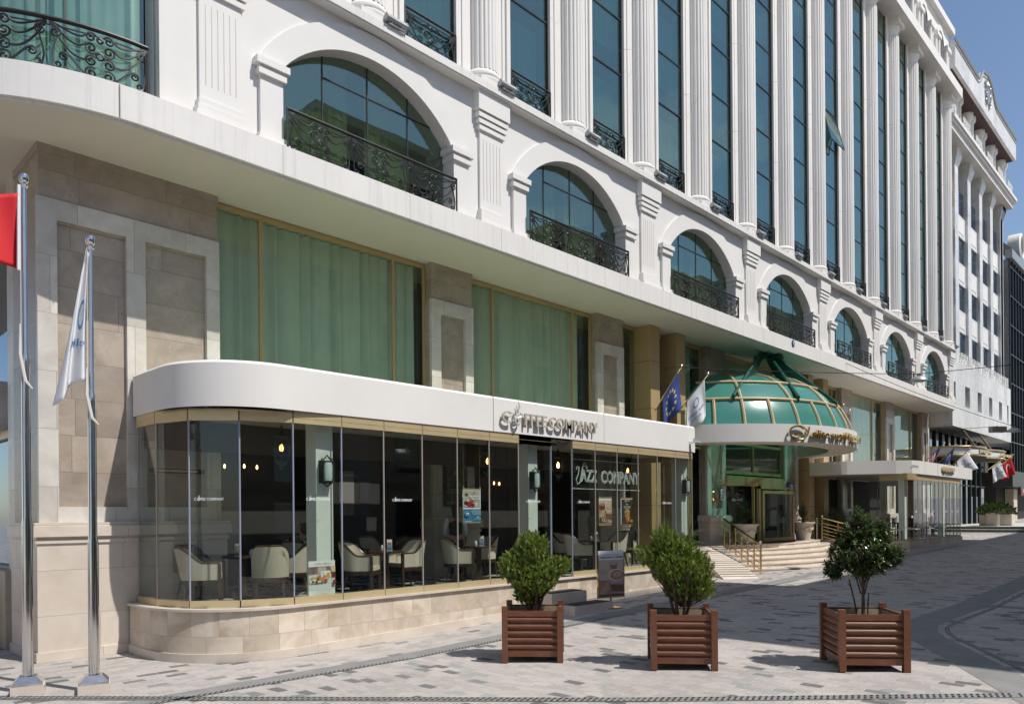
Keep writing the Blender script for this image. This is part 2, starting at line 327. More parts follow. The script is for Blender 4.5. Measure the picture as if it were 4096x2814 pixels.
def text_mesh(s, size=1.0, extrude=0.0, bold=0.0, res=3):
    k = (s, extrude, bold, res)
    if k not in _TX:
        cu = bpy.data.curves.new('t', 'FONT'); cu.body = s; cu.size = 1; cu.extrude = extrude; cu.offset = bold; cu.resolution_u = res; cu.align_x = 'CENTER'
        ob = bpy.data.objects.new('t', cu); COL.objects.link(ob); dg = bpy.context.evaluated_depsgraph_get(); dg.update()
        me = bpy.data.meshes.new_from_object(ob.evaluated_get(dg)); vs = [tuple(v.co) for v in me.vertices]; fs = [tuple(p.vertices) for p in me.polygons]
        bpy.data.objects.remove(ob); bpy.data.curves.remove(cu); bpy.data.meshes.remove(me); _TX[k] = (vs, fs)
    return _TX[k]
def put_text(mb, s, cx, z, w, h=None, y=0., m=None, depth=0., bold=0., fn=None, side=None):
    """writing facing -Y, centred on cx, baseline z, total width w and cap height h"""
    vs, fs = text_mesh(s, 1, .5 if depth else 0, bold)
    xs = [v[0] for v in vs]; x0, x1 = min(xs), max(xs); kx = w/(x1-x0); kz = (h/.70) if h else kx
    out = [(cx + (v[0]-(x0+x1)/2)*kx, y - (v[2]+.5)*depth if depth else y, z + v[1]*kz) for v in vs]
    if fn: out = [fn(*p) for p in out]
    if side and depth:
        fr = [f for f in fs if all(vs[i][2] > .49 for i in f)]; sd = [f for f in fs if not all(vs[i][2] > .49 for i in f)]
        mb.add(out, fr, m); mb.add(out, sd, side)
    else: mb.add(out, fs, m)
    return mb
def skin(name, joints, edges, mat, parent, sub=1):
    names = list(joints); me = bpy.data.meshes.new(name); me.from_pydata([joints[k][:3] for k in names], [(names.index(a), names.index(b)) for a, b in edges], [])
    ob = bpy.data.objects.new(name, me); COL.objects.link(ob); md = ob.modifiers.new('s', 'SKIN')
    for i, k in enumerate(names):
        sv = me.skin_vertices[0].data[i]; r = joints[k][3]; sv.radius = r if isinstance(r, tuple) else (r, r); sv.use_root = (i == 0)
    md.use_smooth_shade = True; s2 = ob.modifiers.new('u', 'SUBSURF'); s2.levels = sub; s2.render_levels = sub
    dg = bpy.context.evaluated_depsgraph_get(); dg.update(); m2 = bpy.data.meshes.new_from_object(ob.evaluated_get(dg)); m2.name = name
    bpy.data.objects.remove(ob); bpy.data.meshes.remove(me); m2.materials.clear(); m2.materials.append(M[mat])
    for p in m2.polygons: p.use_smooth = True
    o = bpy.data.objects.new(name, m2); COL.objects.link(o); adopt(o, parent, True); return o
def arc(cx, cy, r, a0, a1, n): return [(cx + r*cos(radians(a0+(a1-a0)*i/n)), cy + r*sin(radians(a0+(a1-a0)*i/n))) for i in range(n+1)]
# ---------------------------------------------------------------- camera, light, sky
a_ = radians(44.12); ca, sa = cos(a_), sin(a_); ROLL = .0085
F = Vector((ca, sa, 0)); R = Vector((sa, -ca, 0)); U = Vector((0, 0, 1))
cx_ = (R - U*ROLL).normalized(); cy_ = (U + R*ROLL).normalized()
cam = bpy.data.cameras.new('camera'); co = bpy.data.objects.new('camera', cam); COL.objects.link(co)
mw = Matrix((cx_, cy_, -F)).transposed().to_4x4(); mw.translation = (0, 0, 2.31); co.matrix_world = mw
cam.sensor_width = 36; cam.lens = 3000/4096*36; cam.shift_y = (2061-1407)/4096; cam.clip_end = 2000; cam.clip_start = .1
SC.camera = co
SUN = Vector((.325, -1.0, 1.66)).normalized()   # towards the sun
w = bpy.data.worlds.new('World'); SC.world = w; w.use_nodes = True; nt = w.node_tree; bg = nt.nodes['Background']
sky = nd(nt, 'ShaderNodeTexSky', sky_type='NISHITA', sun_disc=False, sun_elevation=math.asin(SUN.z), sun_rotation=atan2(SUN.x, SUN.y), air_density=1.0, dust_density=.6, ozone_density=1.6)
tc = nd(nt, 'ShaderNodeTexCoord'); mp = nd(nt, 'ShaderNodeMapping'); mp.inputs['Scale'].default_value = (1.0, 1.0, 2.6); L(nt, tc.outputs['Generated'], mp.inputs[0])
cl = nd(nt, 'ShaderNodeTexNoise', i_Scale=2.6, i_Detail=8, i_Roughness=.58); L(nt, mp.outputs[0], cl.inputs['Vector']); cr = ramp(nt, [(.50, (0,0,0)), (.72, (.6,)*3)]); L(nt, cl.outputs[0], cr.inputs[0])
sx = nd(nt, 'ShaderNodeSeparateXYZ'); L(nt, tc.outputs['Generated'], sx.inputs[0]); mr = nd(nt, 'ShaderNodeMapRange', i_1=.15, i_2=-.35, i_3=0., i_4=1.); L(nt, sx.outputs[1], mr.inputs[0])
cm = nd(nt, 'ShaderNodeMath', operation='MULTIPLY'); L(nt, cr.outputs[0], cm.inputs[0]); L(nt, mr.outputs[0], cm.inputs[1])
L(nt, mixc(nt, cm.outputs[0], sky.outputs[0], (7.5, 7.6, 7.8)), bg.inputs[0]); bg.inputs[1].default_value = .098
sl = bpy.data.lights.new('sun', 'SUN'); sl.energy = 3.8; sl.angle = radians(.5); sl.color = (1, .955, .89); so = bpy.data.objects.new('sun', sl); COL.objects.link(so)
so.rotation_euler = SUN.to_track_quat('Z', 'Y').to_euler(); so.location = (10, -30, 50)
vs = SC.view_settings; SC.display_settings.display_device = 'sRGB'; vs.view_transform = 'Standard'; vs.look = 'None'; vs.gamma = 1; vs.exposure = EXPO
cy = SC.cycles; cy.use_denoising = True; cy.max_bounces = 9; cy.diffuse_bounces = 4; cy.glossy_bounces = 5; cy.transmission_bounces = 6; cy.transparent_max_bounces = 24; cy.sample_clamp_indirect = 4; cy.caustics_reflective = False; cy.caustics_refractive = False
try: cy.denoiser = 'OPENIMAGEDENOISE'; cy.denoising_input_passes = 'RGB_ALBEDO_NORMAL'
except Exception: pass
SC.render.film_transparent = False
cy.pixel_filter_type = 'BLACKMAN_HARRIS'; cy.filter_width = 1.5

# ---------------------------------------------------------------- ground
g = MB(); xs = [-300, -60, -10, 7.7, 30, 60, 120, 400]
g.sheet([[(x, y, gz(x)) for x in xs] for y in (-300, -30, 0, 30, 300)], smooth=False)
tag(g.build('street_paving', 'stone_pavers'), kind='structure')
def strip(name, path, wd, dz, mat):
    mb = MB(); dense = []
    for a, b in zip(path, path[1:]):
        k = max(1, int(hypot(b[0]-a[0], b[1]-a[1])/1.0))
        dense += [(a[0]+(b[0]-a[0])*i/k, a[1]+(b[1]-a[1])*i/k) for i in range(k)]
    dense.append(path[-1]); q = offset(dense, wd)
    mb.sheet([[(x, y, gz(x)+dz) for x, y in dense], [(x, y, gz(x)+dz) for x, y in q]], mat, False); return mb
curve = [(53, 3.9), (18.7, 3.94), (16.6, 4.06), (15.6, 4.06), (15.0, 3.9), (14.4, 3.62), (13.44, 2.99), (12.0, 2.09), (6.5, -1.3)]
tag(strip('p', curve, -.62, .004, 'asphalt_band').build('pavement_band', 'asphalt_band'), kind='structure')
line2 = [(-30, 9.78), (14, 9.74), (40, 9.3)]
tag(strip('p', line2, .36, .004, 'asphalt_band').build('pavement_band', 'asphalt_band'), kind='structure')
def drain(name, path, wd, label):
    root = thing(name, label, 'drain', (path[0][0], path[0][1], gz(path[0][0])))
    adopt(strip('c', path, wd, .008, 'grate_steel').build('drain_cover', 'grate_steel'), root)
    h = MB()
    for a, b in zip(path, path[1:]):
        l = hypot(b[0]-a[0], b[1]-a[1]); tx, ty = (b[0]-a[0])/l, (b[1]-a[1])/l; n = int(l/.075)
        for i in range(n):
            for row, off in ((.27, 0), (.73, .5)):
                s0 = (i+off+.15)*.075; ws = wd*row; hw = .016; hd = abs(wd)*.15
                pts = []
                for ds, dw in ((-hw-.012, -hd), (hw-.012, -hd), (hw+.012, hd), (-hw+.012, hd)):
                    x = a[0]+tx*(s0+ds)-ty*(ws+dw); y = a[1]+ty*(s0+ds)+tx*(ws+dw); pts.append((x, y, gz(x)+.012))
                h.add(pts, [(0,1,2,3)])
    adopt(h.build('slots', 'hole_black'), root)
drain('drain_channel', [(1.0, 12.95), (10.75, 1.88), (12.2, .25)], .20, 'straight perforated steel drain channel across the paving nearest the camera')
drain('drain_channel', [(3.0, 9.70), (13.0, 9.60), (22, 9.4)], .09, 'narrow slotted drain line running parallel to the cafe plinth')
drain('drain_channel', [(30, 3.83), (18.7, 3.83), (16.4, 3.95), (15.6, 3.95), (15.0, 3.80), (14.4, 3.5), (13.44, 2.86), (12.0, 1.97), (9.5, .4)], .09, 'curved slotted drain line bending round on the right of the street')

# ---------------------------------------------------------------- scroll ironwork
def bez(p0, p1, p2, p3, n=10):
    return [tuple((1-t)**3*a+3*t*(1-t)**2*b+3*t*t*(1-t)*c+t**3*d for a, b, c, d in zip(p0, p1, p2, p3)) for t in [i/n for i in range(n+1)]]
def spir(cx, cz, r, a0, turns, end=.25, n=14, sx=1): return [(cx+sx*r*(1-(1-end)*i/n)*cos(a0+turns*2*pi*i/n), cz+r*(1-(1-end)*i/n)*sin(a0+turns*2*pi*i/n)) for i in range(n+1)]
def scroll_paths(x0, x1, h, units):
    P = []; Uw = (x1-x0)/units
    for u in range(units):
        c = x0 + (u+.5)*Uw; k = min(1, Uw/1.4); 
        for zz, rr in ((.50, .055), (.83, .04)): P.append([(c+rr*k*cos(t*2*pi/10), h*zz+rr*k*sin(t*2*pi/10)) for t in range(11)])
        for s in (-1, 1):
            for zz, rr, a0, tr in ((.64, .095, -2.4, 1.5), (.37, .095, 2.4, -1.5), (.86, .08, 2.6, -1.4), (.12, .10, 2.2, -1.5)): P.append(spir(c+s*.125*k, h*zz, rr*k, a0, tr, .2, 16, s))
            e = .5*Uw
            P.append(bez((c+s*.10*k, h*.44), (c+s*.45*e, h*.20), (c+s*.75*e, h*.55), (c+s*.97*e, h*.96)))
            P.append(bez((c+s*.19*k, h*.72), (c+s*.45*e, h*.48), (c+s*.70*e, h*.74), (c+s*.97*e, h*.97)))
            P.append(bez((c+s*.19*k, h*.90), (c+s*.40*e, h*.72), (c+s*.65*e, h*.88), (c+s*.96*e, h*.98)))
            P.append(bez((c+s*.16*k, h*.05), (c+s*.42*e, h*.10), (c+s*.52*e, h*.36), (c+s*.70*e, h*.40), 8) + spir(c+s*.70*e, h*.31, .09*h, pi/2, -1.25, .25, 12, s)[1:])
            P.append(bez((c+s*.98*e, h*.97), (c+s*.60*e, h*.92), (c+s*1.02*e, h*.45), (c+s*.90*e, h*.16), 10) + spir(c+s*.82*e, h*.14, .08*h, 0.2, -1.2, .25, 12, s)[1:])
            P.append(spir(c+s*.86*e, h*.78, .12*h, 1.2, 1.5, .2, 14, s))
    return P
def railing_mb(W, h, units, fn=None, r=.014, top=.030, posts=True):
    mb = MB(); fn = fn or (lambda x, z: (x, 0, z)); n = max(1, int(W/.3))
    for p in scroll_paths(-W/2, W/2, h-.04, units): mb.tube([fn(x, z+.01) for x, z in p], r, 4, caps=False)
    mb.tube([fn(-W/2+W*i/n, h) for i in range(n+1)], top, 8); mb.tube([fn(-W/2+W*i/n, h-.10) for i in range(n+1)], .012, 4)
    if posts:
        for x in (-W/2, W/2): mb.tube([fn(x, 0), fn(x, h)], .022, 6)
    return mb
def curtain_mb(x0, x1, y, zs, amp=.04, wl=.2, seed=0):
    rnd = random.Random(seed); mb = MB(); n = max(8, int((x1-x0)/wl*6)); ph = [rnd.uniform(-.5, .5) for _ in range(n+1)]
    for z0, z1 in zs:
        cols = [(x0+(x1-x0)*i/n, y+amp*sin(i*2*pi/6+ph[i//6])*(.55+.45*sin(i*.37+seed))) for i in range(n+1)]
        mb.sheet([[(x, yy, z0) for x, yy in cols], [(x, y+(yy-y)*.8, z1) for x, yy in cols]])
    return mb

# ---------------------------------------------------------------- hotel
hotel = thing('hotel_building', 'long white classical hotel with arched first floor, fluted columns and tall green glass windows', 'building', (28, 14, 0))
def hp(mb, name, mat, parent=None): return adopt(mb.build(name, mat), parent or hotel)
ZSB, ZST, YS = 8.47, 9.05, 12.39
# canopy slab: rounded at the left end
edge = [(1.0, 40.0), (1.0, 16.0)] + arc(4.6, 16.0, 3.61, 180, 270, 24)[1:] + [(51.62, YS), (51.62, 14.4)]
mb = MB(); mb.band([(x, y) for x, y in edge], ZSB+.05, ZST, 'band_render')
lip = offset(edge, .06); mb.band(lip, ZSB, ZSB+.05, 'band_render'); mb.sheet([[(x, y, ZSB+.05) for x, y in edge], [(x, y, ZSB+.05) for x, y in lip]], 'band_render', False)
mb.add([(x, y, ZST) for x, y in edge] + [(51.62, 40, ZST)], [tuple(range(len(edge)+1))], 'band_render')
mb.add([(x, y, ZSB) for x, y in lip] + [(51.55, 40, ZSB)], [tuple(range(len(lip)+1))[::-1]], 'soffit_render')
hp(mb, 'canopy_slab', 'band_render')
j = MB()
for x in (4.15, 6.9, 9.8, 12.5, 16.5, 21, 26, 31.2, 36, 41, 46): j.box(x-.004, x+.004, YS-.002, YS+.02, ZSB+.05, ZST)
hp(j, 'slab_joints', 'joint_strip')
# core walls (dark rooms behind the glazing)
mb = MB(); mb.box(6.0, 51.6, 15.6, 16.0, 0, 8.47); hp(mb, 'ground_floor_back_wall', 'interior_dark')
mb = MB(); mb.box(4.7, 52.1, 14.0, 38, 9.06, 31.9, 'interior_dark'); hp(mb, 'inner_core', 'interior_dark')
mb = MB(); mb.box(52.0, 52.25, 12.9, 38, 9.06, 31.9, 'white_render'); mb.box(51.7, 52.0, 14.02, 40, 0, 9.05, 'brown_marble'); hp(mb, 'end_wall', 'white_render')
# ground floor pillars
PX = [11.70 + 6.53*k for k in range(7)]
def pillar(x0, x1, panels, side=14.35, cap=7.59, zb=0.0):
    mb = MB(); mb.box(x0+.03, x1-.03, 14.03, side, cap+.0, 8.47, 'brown_marble'); mb.box(x0+.01, x1-.01, 14.01, side, 8.33, 8.47, 'brown_marble')
    mb.box(x0, x1, 14.09, side, 1.9, cap, 'brown_marble')
    zs0, zs1 = 2.52, 7.26; cur = x0
    for (a, b) in panels:
        mb.box(cur, a, 14.0, 14.09, 2.26, cap, 'pale_marble'); cur = b
        mb.box(a, b, 14.0, 14.09, zs1, cap, 'pale_marble'); mb.box(a, b, 14.0, 14.09, 2.26, zs0, 'pale_marble')
        mb.box(a, b, 14.045, 14.09, zs1-.04, zs1, 'brown_marble'); 
    mb.box(cur, x1, 14.0, 14.09, 2.26, cap, 'pale_marble')
    # chair rail and base
    mb.box(x0-.10, x1+.10, 13.86, side, 2.20, 2.26, 'base_marble'); mb.box(x0-.12, x1+.12, 13.82, side, 2.03, 2.20, 'base_marble'); mb.box(x0-.07, x1+.07, 13.88, side, 1.98, 2.03, 'base_marble'); mb.box(x0-.09, x1+.09, 13.86, side, 1.92, 1.98, 'base_marble')
    mb.box(x0-.06, x1+.06, 13.885, side, zb+.16, 1.92, 'base_marble'); mb.box(x0-.09, x1+.09, 13.85, side, zb-.3, zb+.16, 'base_marble')
    return mb
hp(pillar(3.40, 6.44, [(3.69, 4.77), (5.09, 6.19)], 15.54), 'corner_pillar', 'brown_marble')
for k, x in enumerate(PX):
    if k == 3 or k == 2: zb = 1.18
    else: zb = .85
    hp(pillar(x, x+1.38, [(x+.30, x+1.11)], zb=zb), 'pillar', 'brown_marble')
# gold clad pilasters
for x in (20.62, 22.2, 33.06, 34.7):
    mb = MB(); mb.box(x, x+.54, 13.68, 14.5, .8 if x < 25 else 1.18, 8.46)
    q = hp(mb, 'gilded_pilaster', 'gold_paint'); jb = MB()
    for z in (2.6, 4.2, 5.75, 7.3): jb.box(x-.002, x+.542, 13.678, 14.3, z, z+.012)
    hp(jb, 'panel_joints', 'dark_wood', q)
# ground-floor upper windows
def win(x0, x1, z0, z1, mulls, y=14.3, cur=True, glass='green_window', amp=.10, fr='gold_paint', seed=1, trans=()):
    p = MB(); p.box(x0, x1, y, y+.012, z0, z1); P = hp(p, 'window', glass); f = MB()
    f.box(x0, x1, y-.05, y-.001, z1-.10, z1, fr); f.box(x0, x1, y-.05, y-.001, z0, z0+.08, fr)
    for x in [x0+.03, x1-.03] + list(mulls): f.box(x-.035, x+.035, y-.06, y-.002, z0+.08, z1-.1, fr)
    for z in trans: f.box(x0, x1, y-.055, y-.003, z-.04, z+.04, fr)
    hp(f, 'frame', fr, P)
    if cur: hp(curtain_mb(x0, x1-.12, y+.34, [(z0, z1)], amp, .26, seed), 'curtain', cur if isinstance(cur, str) else 'curtain_white', P)
    return P
WZ = 4.7
win(6.42, 11.71, WZ, 8.45, [7.42, 10.75], seed=1); win(13.08, 18.24, WZ, 8.45, [14.01, 17.35], seed=2)
win(19.61, 20.63, WZ, 8.45, [], seed=3); win(21.16, 22.21, WZ, 8.45, [], seed=4); win(22.74, 24.77, WZ, 8.45, [], seed=5)
win(26.14, 31.30, WZ-.6, 8.45, [28.7], cur=False); win(32.67, 33.07, 3, 8.45, [], cur=False); win(33.6, 34.71, WZ, 8.45, [], cur=False); win(35.24, 37.83, WZ, 8.45, [37.2], seed=6)
win(39.24, 44.36, WZ, 8.45, [42.8], seed=7); win(45.76, 50.89, WZ, 8.45, [49.4], seed=8)
# first floor: wall with arches
YA = 12.74; AX = [9.163 + 6.587*k for k in range(7)]; ZC = 12.20
def arch_in(t): return (2.10*t, 9.037 + sqrt(max(0, 2.625**2 - (2.10*t)**2)))
mb = MB(); xl = 4.96
for k, cx in enumerate(AX):
    n = 20; xs = [cx + arch_in(-1+2*i/n)[0] for i in range(n+1)]; zs = [arch_in(-1+2*i/n)[1] for i in range(n+1)]
    mb.box(xl, cx-2.10, YA, 13.3, ZST, ZC); xl = cx+2.10
    mb.sheet([[(x, YA, z) for x, z in zip(xs, zs)], [(x, YA, ZC) for x in xs]], None, False)
    mb.sheet([[(x, YA, z) for x, z in zip(xs, zs)], [(x, 13.3, z) for x, z in zip(xs, zs)]])
mb.box(xl, 52.2, YA, 13.3, ZST, ZC); hp(mb, 'arcade_wall', 'white_render')
rail0 = None
for k, cx in enumerate(AX):
    p = MB(); n = 18; pts = [arch_in(-1+2*i/n) for i in range(n+1)]
    p.prism([(cx-2.1, ZST), (cx+2.1, ZST)] + [(cx+x, z) for x, z in pts[::-1]], 13.02, 13.035); W = hp(p, 'arched_window', 'arch_glass')
    f = MB()
    for x in (-1.05, .02, 1.07): f.box(cx+x-.012, cx+x+.012, 13.005, 13.019, ZST, arch_in(x/2.1)[1])
    f.box(cx-1.05, cx+1.75, 13.004, 13.018, 11.02, 11.045); hp(f, 'frame', 'dark_frame', W)
    hp(curtain_mb(cx-2.1, cx-.25, 13.32, [(ZST, 11.6)], .05, .2, k).add([], []), 'curtain', 'curtain_teal', W); hp(curtain_mb(cx+.15, cx+1.3+.2*(k % 3), 13.32, [(ZST, 11.6)], .05, .2, k+9), 'curtain', 'curtain_teal', W)
    a = MB(); n = 26
    def orc(t): 
        x = 2.585*t; return (x, 9.24 + sqrt(2.926**2-x*x))
    inn = [arch_in(-1+2*i/n) for i in range(n+1)]; out = [orc(-1+2*i/n) for i in range(n+1)]
    a.sheet([[(cx+x, 12.69, z) for x, z in inn], [(cx+x, 12.69, min(z, 12.19)) for x, z in out]], None, False); a.sheet([[(cx+x, 12.69, min(z, 12.19)) for x, z in out], [(cx+x, 12.74, min(z, 12.19)) for x, z in out]]); a.sheet([[(cx+x, 12.69, z-.001) for x, z in inn], [(cx+x, 12.745, z-.001) for x, z in inn]])
    hp(a, 'archivolt', 'white_render')
    for s in (-1, 1):
        x0, x1 = (cx-2.552, cx-2.10) if s < 0 else (cx+2.10, cx+2.552); q = MB()
        q.box(x0, x1, 12.655, 12.737, ZST+.22, 10.33); q.box(x0-.05, x1+.05, 12.60, 13.0, 10.33, 10.43); q.box(x0-.03, x1+.03, 12.622, 13.0, 10.43, 10.49); q.box(x0-.10, x1+.10, 12.565, 13.0, 10.49, 10.613)
        q.box(x0-.04, x1+.04, 12.60, 12.735, ZST+.11, ZST+.22); q.box(x0-.09, x1+.09, 12.55, 12.733, ZST, ZST+.11); hp(q, 'pier', 'white_render')
    if rail0 is None: rail0 = adopt(railing_mb(4.16, .78, 3).build('balcony_railing', 'black_iron', loc=(cx, 12.545, ZST+.01)), hotel); r_ = rail0
    else: r_ = rail0.copy(); COL.objects.link(r_); r_.location = (cx, 12.545, ZST+.01)
for k in range(8):
    c = 5.892 + 6.587*k; q = MB(); q.box(c-.38, c+.38, 12.675, 12.737, ZST+.40, 11.32)
    for wd, y, z0, z1 in ((.425, 12.63, 11.32, 11.42), (.455, 12.605, 11.455, 11.555), (.485, 12.58, 11.59, 11.69), (.515, 12.55, 11.735, ZC)):
        q.box(c-wd, c+wd, y, 12.738, z0, z1); q.box(c-wd+.02, c+wd-.02, y+.03, 12.7385, z1, z1+.045) if z1 < ZC else None
    for i, (wd, y) in enumerate(((.49, 12.52), (.455, 12.56), (.42, 12.60))): q.box(c-wd, c+wd, y, 12.736, ZST+.13*i, ZST+.13*(i+1)+.01)
    o = hp(q, 'pilaster', 'white_render'); fl = MB()
    for i in range(6): fl.box(c-.27+.108*i-.006, c-.27+.108*i+.006, 12.673, 12.676, 9.72, 11.12)  # flat darker strips stand in for the shade inside the grooves
    hp(fl, 'flute_shade_strips', 'joint_strip', o)
mb = MB(); mb.box(4.9, 52.45, 12.47, 13.35, ZC+.02, 12.385, 'band_render'); mb.box(4.9, 52.43, 12.50, 13.3, ZC, ZC+.02, 'white_render'); hp(mb, 'ledge_cornice', 'band_render')
# rounded bay on the left: curved glass, frame, railing
def cyl(r, a): return (4.6 + r*cos(radians(a)), 16 + r*sin(radians(a)))
b = MB(); b.band([cyl(3.27, 182+i*2.95) for i in range(31)], ZST, 13.5); bay = hp(b, 'bay_window', 'teal_glass'); f = MB()
for a in (184, 212, 230, 251, 273.5): f.box(*[v for p in zip([cyl(3.28, a)[0]-.014, cyl(3.28, a)[1]-.014], [cyl(3.28, a)[0]+.014, cyl(3.28, a)[1]+.014]) for v in p], ZST, 13.5)
hp(f, 'frame', 'dark_frame', bay)
cmb = MB(); cmb.band([cyl(2.95+.05*sin(i*1.1)*(1 if (i//14) % 3 else .2), 182+i*.6) for i in range(150)], ZST, 13.4); hp(cmb, 'curtain', 'curtain_teal', bay)
hp(railing_mb(5.5, .78, 4, lambda x, z: (*cyl(3.49, 225+x/3.49*180/pi), ZST+z), .016, .035), 'balcony_railing', 'black_iron', None)
mb = MB(); mb.box(4.86, 4.97, 12.70, 13.3, ZST, 13.5); mb.band([cyl(3.5, 180+i*3) for i in range(31)], 13.4, 14.0, thick=-.4); hp(mb, 'bay_jamb', 'white_render')
# upper storeys: strips between windows, columns, glass
UX = [9.163 + 3.2935*j for j in range(-1, 14)]; ZU0, ZU1 = 12.385, 27.79
colmb = None; upr = None; ucur = None
CURT = [(12.4, 14.95), (15.95, 18.25), (19.25, 21.55), (22.5, 24.85), (25.8, 27.7)]; MUL = [15.19, 16.81, 18.51, 20.08, 21.75, 23.4, 25.05, 26.65]
sw = MB()
for cx in UX:
    sw.box(cx-.897, cx+.897, 12.92, 13.25, ZU0, ZU1); 
    for s in (-1, 1): sw.box(cx+s*.835-.06, cx+s*.835+.06, 12.865, 12.921, ZU0, ZU1); sw.box(cx+s*.665-.022, cx+s*.665+.022, 12.89, 12.922, ZU0, ZU1)
hp(sw, 'upper_wall', 'column_render')
for jn, cx in enumerate(UX):
    if colmb is None:
        q = MB(); nf = 12; prof = []
        for i in range(nf*6+1):
            t = i/(nf*6); fr_ = (i % 6)/6; d = .022*max(0, sin(pi*min(1, max(0, (fr_-.18)/.64)))) ; rr = .40-d; an = pi + pi*t; prof.append((rr*cos(an), 12.97+rr*sin(an)*1.05))
        q.sheet([[(x, y, 12.80) for x, y in prof], [(x, y, 26.98) for x, y in prof]], None, True)
        base = [(.40, 12.80), (.415, 12.77), (.43, 12.76), (.455, 12.72), (.45, 12.67), (.42, 12.655), (.42, 12.63), (.465, 12.61), (.475, 12.56), (.46, 12.515), (.44, 12.51)]
        q.lathe([(r, z) for r, z in base[::-1]], (0, 12.97), 24, a0=pi, a1=2*pi); q.box(-.46, .46, 12.47+.03, 12.92, 12.385, 12.515)
        cap = [(.38, 26.98), (.41, 27.0), (.41, 27.06), (.385, 27.1), (.385, 27.25), (.44, 27.34), (.475, 27.42), (.475, 27.5)]; q.lathe(cap, (0, 12.97), 24, a0=pi, a1=2*pi); q.box(-.49, .49, 12.40, 12.92, 27.5, ZU1)
        colmb = adopt(q.build('column', 'column_render', loc=(cx, 0, 0)), hotel)
        jo = MB()
        for z in (15.8, 18.9, 22.1, 25.3): jo.lathe([(.408, z), (.408, z+.012)], (0, 12.97), 24, a0=pi, a1=2*pi)
        adopt(jo.build('column_joints', 'joint_strip', loc=(cx, 0, 0)), colmb)
    else:
        c = dup(colmb); c.location = (cx, 0, 0)
    if jn == len(UX)-1: break
    wx = cx + 3.2935/2
    p = MB()
    for z0, z1 in zip([ZU0]+MUL, MUL+[ZU1]):   # each sheet of glass sits a hair out of true
        dy = random.uniform(-.004, .004); p.add([(wx-.75, 12.97+dy, z0), (wx+.75, 12.97-dy, z0), (wx+.75, 12.97-dy+random.uniform(-.006, .006), z1), (wx-.75, 12.97+dy, z1)], [(0,1,2,3)])
        p.box(wx-.75, wx+.75, 12.985, 12.99, z0, z1)
    W = hp(p, 'window', 'teal_glass'); f = MB()
    for z in MUL: f.box(wx-.75, wx+.75, 12.945, 12.962, z-.018, z+.018)
    for s in (-1, 1): f.box(wx+s*.735-.015, wx+s*.735+.015, 12.94, 12.964, ZU0, ZU1)
    hp(f, 'frame', 'dark_frame', W)
    cz = [(z0, z1) for i, (z0, z1) in enumerate(CURT)]; sh = [(0, 0), (.15, 0), (0, .2), (0, 0)][jn % 4]
    hp(curtain_mb(wx-.75+sh[0], wx+.75-sh[1], 13.22, cz, .045, .22, jn), 'curtain', 'curtain_teal', W)
    if jn >= 0:
        if upr is None: upr = adopt(railing_mb(1.46, .93, 1, None, .013, .026).build('balcony_railing', 'black_iron', loc=(wx, 12.86, ZU0+.01)), hotel)
        else:
            r_ = upr.copy(); COL.objects.link(r_); r_.location = (wx, 12.86, ZU0+.01)
# one awning window stands open
ow = MB(); ow.T = Matrix.Translation((9.163+3.2935*7.5, 13.0, 20.05)) @ Matrix.Rotation(radians(-14), 4, 'X'); ow.box(-.74, .74, -.02, 0, -1.52, 0); o = hp(ow, 'open_casement', 'teal_glass'); ow2 = MB(); ow2.T = ow.T; ow2.box(-.75, .75, -.03, .01, -1.55, -1.52); [ow2.box(s*.75-.015, s*.75+.015, -.03, .01, -1.55, 0) for s in (-1, 1)]; hp(ow2, 'frame', 'dark_frame', o)
mb = MB(); mb.box(4.9, 52.75, 12.10, 13.6, ZU1, 28.37, 'band_render'); hp(mb, 'upper_cornice', 'band_render')
